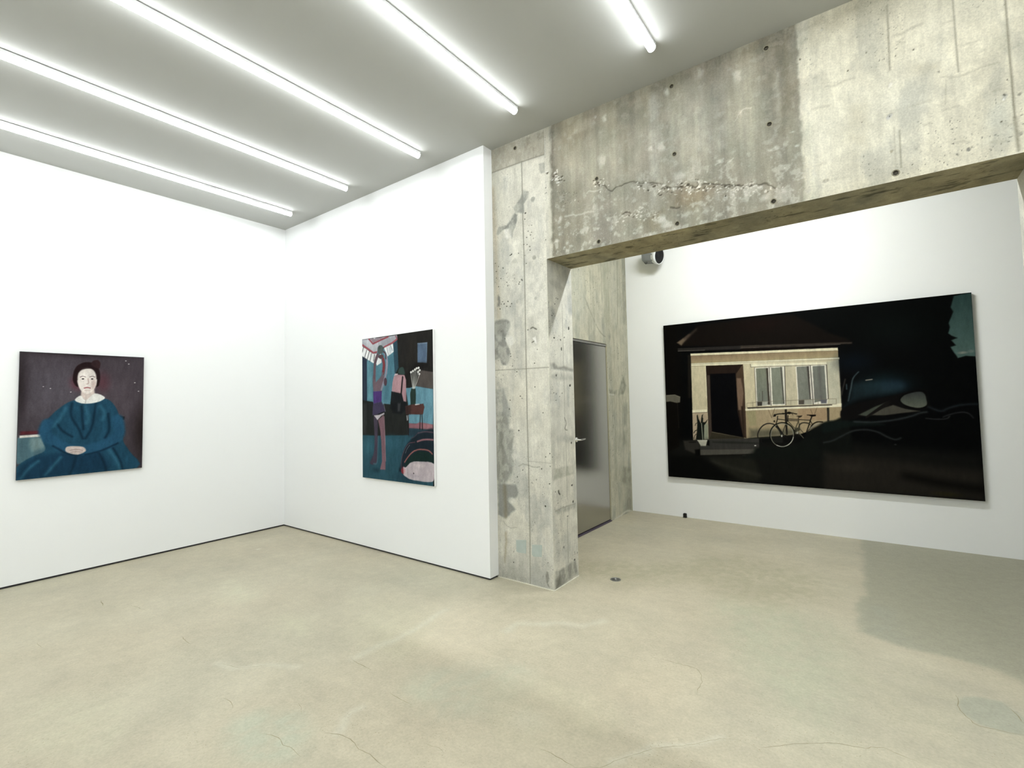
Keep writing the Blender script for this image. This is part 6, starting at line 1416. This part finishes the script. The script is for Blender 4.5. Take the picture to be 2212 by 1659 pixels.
def beam_base(X, Z):
    b = concrete_base(X, Z, 'd6cfaf', .05, .06, 12)
    t = np.clip((3.9-X)/.08, 0, 1)[..., None]
    return b*(1-t)+concrete_base(X, Z, CB, .05, .07, 3)*t
def beam_weather(X, Z, img):
    """run-down streaks and scuffs over the older, darker pour"""
    k = np.clip((X-3.84)/.02, 0, 1)*np.clip((5.66-X)/.03, 0, 1)
    v = (fbm(X, Z, .045, 1.2, 77, 5)-.5)*2; v2 = (fbm(X, Z, .16, .9, 83, 4)-.5)*2; c = (fbm(X, Z, .10, .10, 87, 5)-.5)*2
    low = np.clip((3.15-Z)/.35, 0, 1); sc = np.clip((fbm(X, Z, .05, .045, 91, 6)-.585+.05*(low-.5))*10, 0, 1)
    sp = np.clip((fbm(X, Z, .018, .018, 95, 3)-.68)*12, 0, 1)
    f = 1+k*(.13*v+.13*v2+.07*c)
    img = img*f[..., None]; img[..., 2] -= .03*k*v2; img[..., 0] += .02*k*c
    a = (k*(.5*sc*(.35+.65*low)+.35*sp*low))[..., None]
    return img*(1-a)+np.array(hexc('cfcbb8'))*a
g = Grids()
face_xz(g, XR, XR2, ZB, H, YC, .004, MARKS_BEAM, beam_base, .016, TIE_HOLES, 12, post=beam_weather)
xs = axis_pts(XR, XR2, .01); ys = axis_pts(YC, YS, .01); X, Y = np.meshgrid(xs, ys)
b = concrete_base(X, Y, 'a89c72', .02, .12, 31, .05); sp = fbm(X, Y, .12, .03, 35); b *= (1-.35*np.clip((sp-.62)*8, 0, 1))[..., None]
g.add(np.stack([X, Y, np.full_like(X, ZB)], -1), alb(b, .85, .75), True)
g.flat((XR2, YS, ZB), (XR-XR2, 0, 0), (0, 0, H-ZB), grey)
beam = tag(g.build('beam', M_conc), 'stained concrete beam with round tie holes under the ceiling', kind='structure')
for x, z in TIE_HOLES: tie_hole(beam, x, z, YC)

g = Grids()
XC2 = 7.15
face_xz(g, XR2, XC2, 0, H, YC, .01, [], 'd6cfaf', .0, (), 17)
ys_ = (YC+YS)/2
face_yz(g, YC, YS, 0, ZB, XR2, .008, [('E', '4a473c', 1, .3, .006, 0, [YC+.16, 2.22, .014, .014])], 'd0cbb4', .0, 23, -1)
g.flat((XR2, YC, ZB), (0, YS-YC, 0), (0, 0, H-ZB), grey, True); g.flat((XC2, YS, 0), (XR2-XC2, 0, 0), (0, 0, H), grey); g.flat((XC2, YC, 0), (0, YS-YC, 0), (0, 0, H), grey)
tag(g.build('column', M_conc), 'pale concrete column at the right end of the beam', kind='structure')
tag(boxobj('wall_bay_blocker', (XC2, XE, YC, YS, 0, H), M_wall), 'unseen white wall added to keep the right end of the rear bay dark', kind='structure')  # unseen wall, added so the bay stays dark at its right end

g = Grids()
def dw(y0, y1, z0, z1): face_yz(g, y0, y1, z0, z1, XD, .010, MARKS_DOORWALL, 'b9b596', .006, 41, 1, .06, .09)
dw(YS, DY0, 0, H); dw(DY1, YW, 0, H); dw(DY0, DY1, DZ, H)
g.flat((XD, DY0, 0), (-.2, 0, 0), (0, 0, DZ), grey, True); g.flat((XD, DY1, 0), (-.2, 0, 0), (0, 0, DZ), grey); g.flat((XD, DY0, DZ), (-.2, 0, 0), (0, DY1-DY0, 0), grey, True)
g.flat((XD-.2, YS, 0), (0, YW-YS, 0), (0, 0, H), grey, True)
tag(g.build('wall_side', M_conc), 'streaked concrete side wall around the steel door', kind='structure')

# ------------------------------------------------------------------ steel door
door = tag(empty('door_1', (XD-.03, (DY0+DY1)/2, 0)), 'brushed steel door with lever handle in the concrete side wall', kind='structure')
xf = XD-.009
boxobj('door_leaf', (xf-.045, xf, DY0+.012, DY1-.014, .022, DZ-.036), M_steel, door, .002)
fr = bmesh.new(); box(fr, xf-.06, xf+.004, DY0+.003, DY1-.003, DZ-.03, DZ-.006, .002)
obj('head_frame', fr, M_steelframe, door)
for a, b in ((DY0+.001, DY0+.010), (DY1-.011, DY1-.001)): boxobj('jamb_gap', (xf-.06, xf-.006, a, b, 0, DZ-.006), M_dark, door)  # dark strips colour in the shaded gap on each side of the leaf
boxobj('head_gap', (xf-.06, xf-.010, DY0+.002, DY1-.002, DZ-.006, DZ), M_dark, door)
boxobj('threshold', (xf-.06, xf+.02, DY0+.004, DY1-.004, 0, .012), M_thresh, door, .002)
boxobj('door_gap', (xf-.05, xf-.012, DY0+.012, DY1-.014, .012, .022), M_dark, door)
bm = lathe(bmesh.new(), [(0, .05), (.009, .05), (.009, .008), (.026, .008), (.026, 0), (0, 0)], (xf, DY0+.075, 1.036), (1, 0, 0), 20)
hd = obj('handle_rose', bm, M_chrome, door, True)
lv = obj('lever', tube(bmesh.new(), [(xf+.046, DY0+.07, 1.036), (xf+.05, DY0+.08, 1.036), (xf+.05, DY0+.13, 1.037), (xf+.048, DY0+.185, 1.039)], .0095, 12), M_chrome, hd, True)

# ------------------------------------------------------------------ paintings
def painting(label, ops, axis, lo, size, plane, depth, base, noise, res, edge_mat, seed):
    """axis 'x': hangs on the left wall facing +x; axis 'y': faces -y.  lo = lower-left corner on the wall plane, size = (w,h)"""
    wd, ht = size; root = empty('painting', (plane+depth/2, lo[0]+wd/2, lo[1]) if axis == 'x' else (lo[0]+wd/2, plane-depth/2, lo[1]))
    tag(root, label, 'painting')
    us = np.linspace(0, wd, int(wd/res)+1); vs2 = np.linspace(0, ht, int(ht/res)+1); U, V = np.meshgrid(us, vs2)
    b = np.zeros(U.shape+(3,)); b[:] = hexc(base)
    img, _ = paint(us, vs2, ops, b, .0015, .03, seed, False)
    br = (fbm(U, V, .03, .10, seed+5, 3)-.5)*2*noise+(fbm(U, V, .006, .006, seed+9, 2)-.5)*noise
    img = (img*(1+br)[..., None]+br[..., None]*.012).clip(0, 1)
    P = np.stack([np.full_like(U, plane+depth), U+lo[0], V+lo[1]], -1) if axis == 'x' else np.stack([U+lo[0], np.full_like(U, plane-depth), V+lo[1]], -1)
    g = Grids(); g.add(P, alb(img, 1, PSAT)**1.06*PALB)
    g.build('painted_canvas', M_canvas, root)
    bm = bmesh.new(); e = .0006
    if axis == 'x': box(bm, plane+.003, plane+depth-e, lo[0], lo[0]+wd, lo[1], lo[1]+ht)
    else: box(bm, lo[0], lo[0]+wd, plane-depth+e, plane-.003, lo[1], lo[1]+ht)
    obj('stretcher', bm, edge_mat, root); return root
PALB, PSAT = .80, .76
painting('portrait canvas of a seated figure in a deep blue dress on the left wall', PAINT_SITTER, 'x', (-2.323, .8857), (.8725, 1.09), 0, .03, '4d444b', .10, .0028, M_dark_edge, 101)
painting('tall teal and black canvas of a stretching figure and a vase', PAINT_STREET, 'y', (1.5972, .7172), (1.0441, 1.4245), 0, .025, '2c2e2c', .10, .0038, M_white_edge, 202)
painting('large dark night canvas of a lit house and bicycles in the rear bay', PAINT_HOUSE, 'y', (3.7552, .4893), (2.8611, 1.8941), YW, .045, '060809', .07, .0040, M_dark_edge, 303)

# ------------------------------------------------------------------ ceiling tubes
def batten(label, p0, p1, mt, group):
    """linear LED batten from p0 to p1 on the ceiling"""
    p0, p1 = Vector(p0), Vector(p1); d = (p1-p0).normalized(); s = Vector((0, 0, 1)).cross(d)
    root = tag(empty('led_batten', (p0+p1)/2), label, 'ceiling light', group)
    def extr(prof, a, b, name, m):
        bm = bmesh.new(); A = [bm.verts.new(p0+d*a+s*u+Vector((0, 0, -v))) for u, v in prof]; B = [bm.verts.new(p1-d*b+s*u+Vector((0, 0, -v))) for u, v in prof]
        n = len(prof)
        for i in range(n): bm.faces.new((A[i], A[(i+1) % n], B[(i+1) % n], B[i]))
        bm.faces.new(A[::-1]); bm.faces.new(B); bmesh.ops.recalc_face_normals(bm, faces=bm.faces); return obj(name, bm, m, root)
    extr([(-.020, 0), (.020, 0), (.020, .004), (-.020, .004)], .002, .002, 'ceiling_gap_shade', M_dark)  # dark strip drawn for the shadow line where the batten meets the ceiling
    extr([(-.0235, .004), (.0235, .004), (.0235, .026), (-.0235, .026)], .004, .004, 'housing', M_alu)
    arc = [(.0245*math.cos(t), .030+.026*math.sin(t)) for t in [math.pi*k/12 for k in range(13)]]
    extr([(-.0245, .026), (.0245, .026)]+arc, .004, .004, 'diffuser', mt)
    cap = [(.026*math.cos(t), .030+.0275*math.sin(t)) for t in [math.pi*k/12 for k in range(13)]]+[(-.026, .003), (.026, .003)]
    L = (p1-p0).length
    extr(cap, 0, L-.004, 'end_cap', M_cap); extr(cap, L-.004, 0, 'end_cap', M_cap)
    return root
names = ['led batten nearest the left wall, first of the row', 'second led batten from the left wall', 'third led batten from the left wall, middle of the five',
         'fourth led batten from the left wall', 'short-looking led batten nearest the concrete beam, fifth from the left wall',
         'sixth led batten of the row, unseen beyond the right of the view, added for its light', 'seventh led batten of the row, unseen beyond the right of the view, added for its light', 'last led batten of the row, unseen by the right wall, added for its light']  # last three battens are unseen, added to light the right side
for i, x in enumerate((.6499, 1.7037, 2.762, 3.8153, 4.869, 5.923, 6.977, 8.031)):
    batten(names[i], (x-.025, YN+.5, H), (x-.025, -.2646, H), M_tube, 'ceiling led battens of the main room')
batten('led batten hidden above the concrete beam, washing the rear bay wall', (4.4, 1.12, H), (5.6, 1.12, H), M_tubeback, None)

# ------------------------------------------------------------------ small things
ax = Vector((.955, -.225, -.20)).normalized(); c0 = Vector((3.60, 2.775, 3.275))
root = tag(empty('wall_speaker', c0), 'small grey speaker with round black front, high in the corner behind the beam', 'speaker')
obj('housing', lathe(bmesh.new(), [(0, 0), (.082, 0), (.095, .012), (.099, .05), (.099, .172), (0, .172)], c0, ax, 8), M_greyplastic, root)
fc = obj('front_ring', lathe(bmesh.new(), [(.098, .165), (.104, .168), (.107, .190), (.104, .212), (.099, .214), (.096, .210), (.096, .15)], c0, ax, 32), M_whiteplastic, root, True)
obj('speaker_cone', lathe(bmesh.new(), [(.097, .208), (.078, .190), (.034, .175), (.028, .182), (0, .186)], c0, ax, 32), M_cone, fc, True)
obj('wall_bracket', tube(bmesh.new(), [c0+ax*.07, c0+ax*.05+Vector((0, .09, .02)), Vector((c0.x+.03, YW, c0.z+.03))], .014), M_greyplastic, root)
k0 = c0+ax*.018+Vector((0, -.02, -.088))
obj('cable_hook', tube(bmesh.new(), [k0+Vector((.05*0+.012*(1-math.cos(t))-.0, -.03, -.018*math.sin(t)*1.4)) for t in [math.pi*k/8 for k in range(9)]], .004, 8), M_blackplastic, root)

root = tag(empty('door_stop', (3.9327, YW-.02, 0)), 'small black block on the floor at the foot of the rear white wall', 'door stop')
boxobj('body', (3.913, 3.952, YW-.034, YW-.002, 0, .052), M_blackplastic, root, .005)
boxobj('base_plate', (3.911, 3.954, YW-.038, YW-.001, 0, .008), M_blackplastic, root, .002)

fc_ = Vector((4.093, .589, 0)); root = tag(empty('floor_outlet', fc_), 'round metal floor outlet set in the concrete near the column foot', 'floor outlet')
obj('ring', lathe(bmesh.new(), [(.044, 0), (.0435, .003), (.036, .004), (.034, .002), (.034, 0)], fc_, (0, 0, 1), 32), M_outlet, root)
cv = obj('cover', lathe(bmesh.new(), [(.034, .0005), (.033, .002), (.012, .003), (0, .003)], fc_, (0, 0, 1), 32), mat('worn_steel_dark', (.2, .2, .19, 1), .45, metal=.9, var=.2, vscale=60), root)
obj('screw_cap', lathe(bmesh.new(), [(.011, .003), (.010, .008), (.005, .009), (.004, .005), (0, .005)], fc_, (0, 0, 1), 20), M_outlet, cv, True)
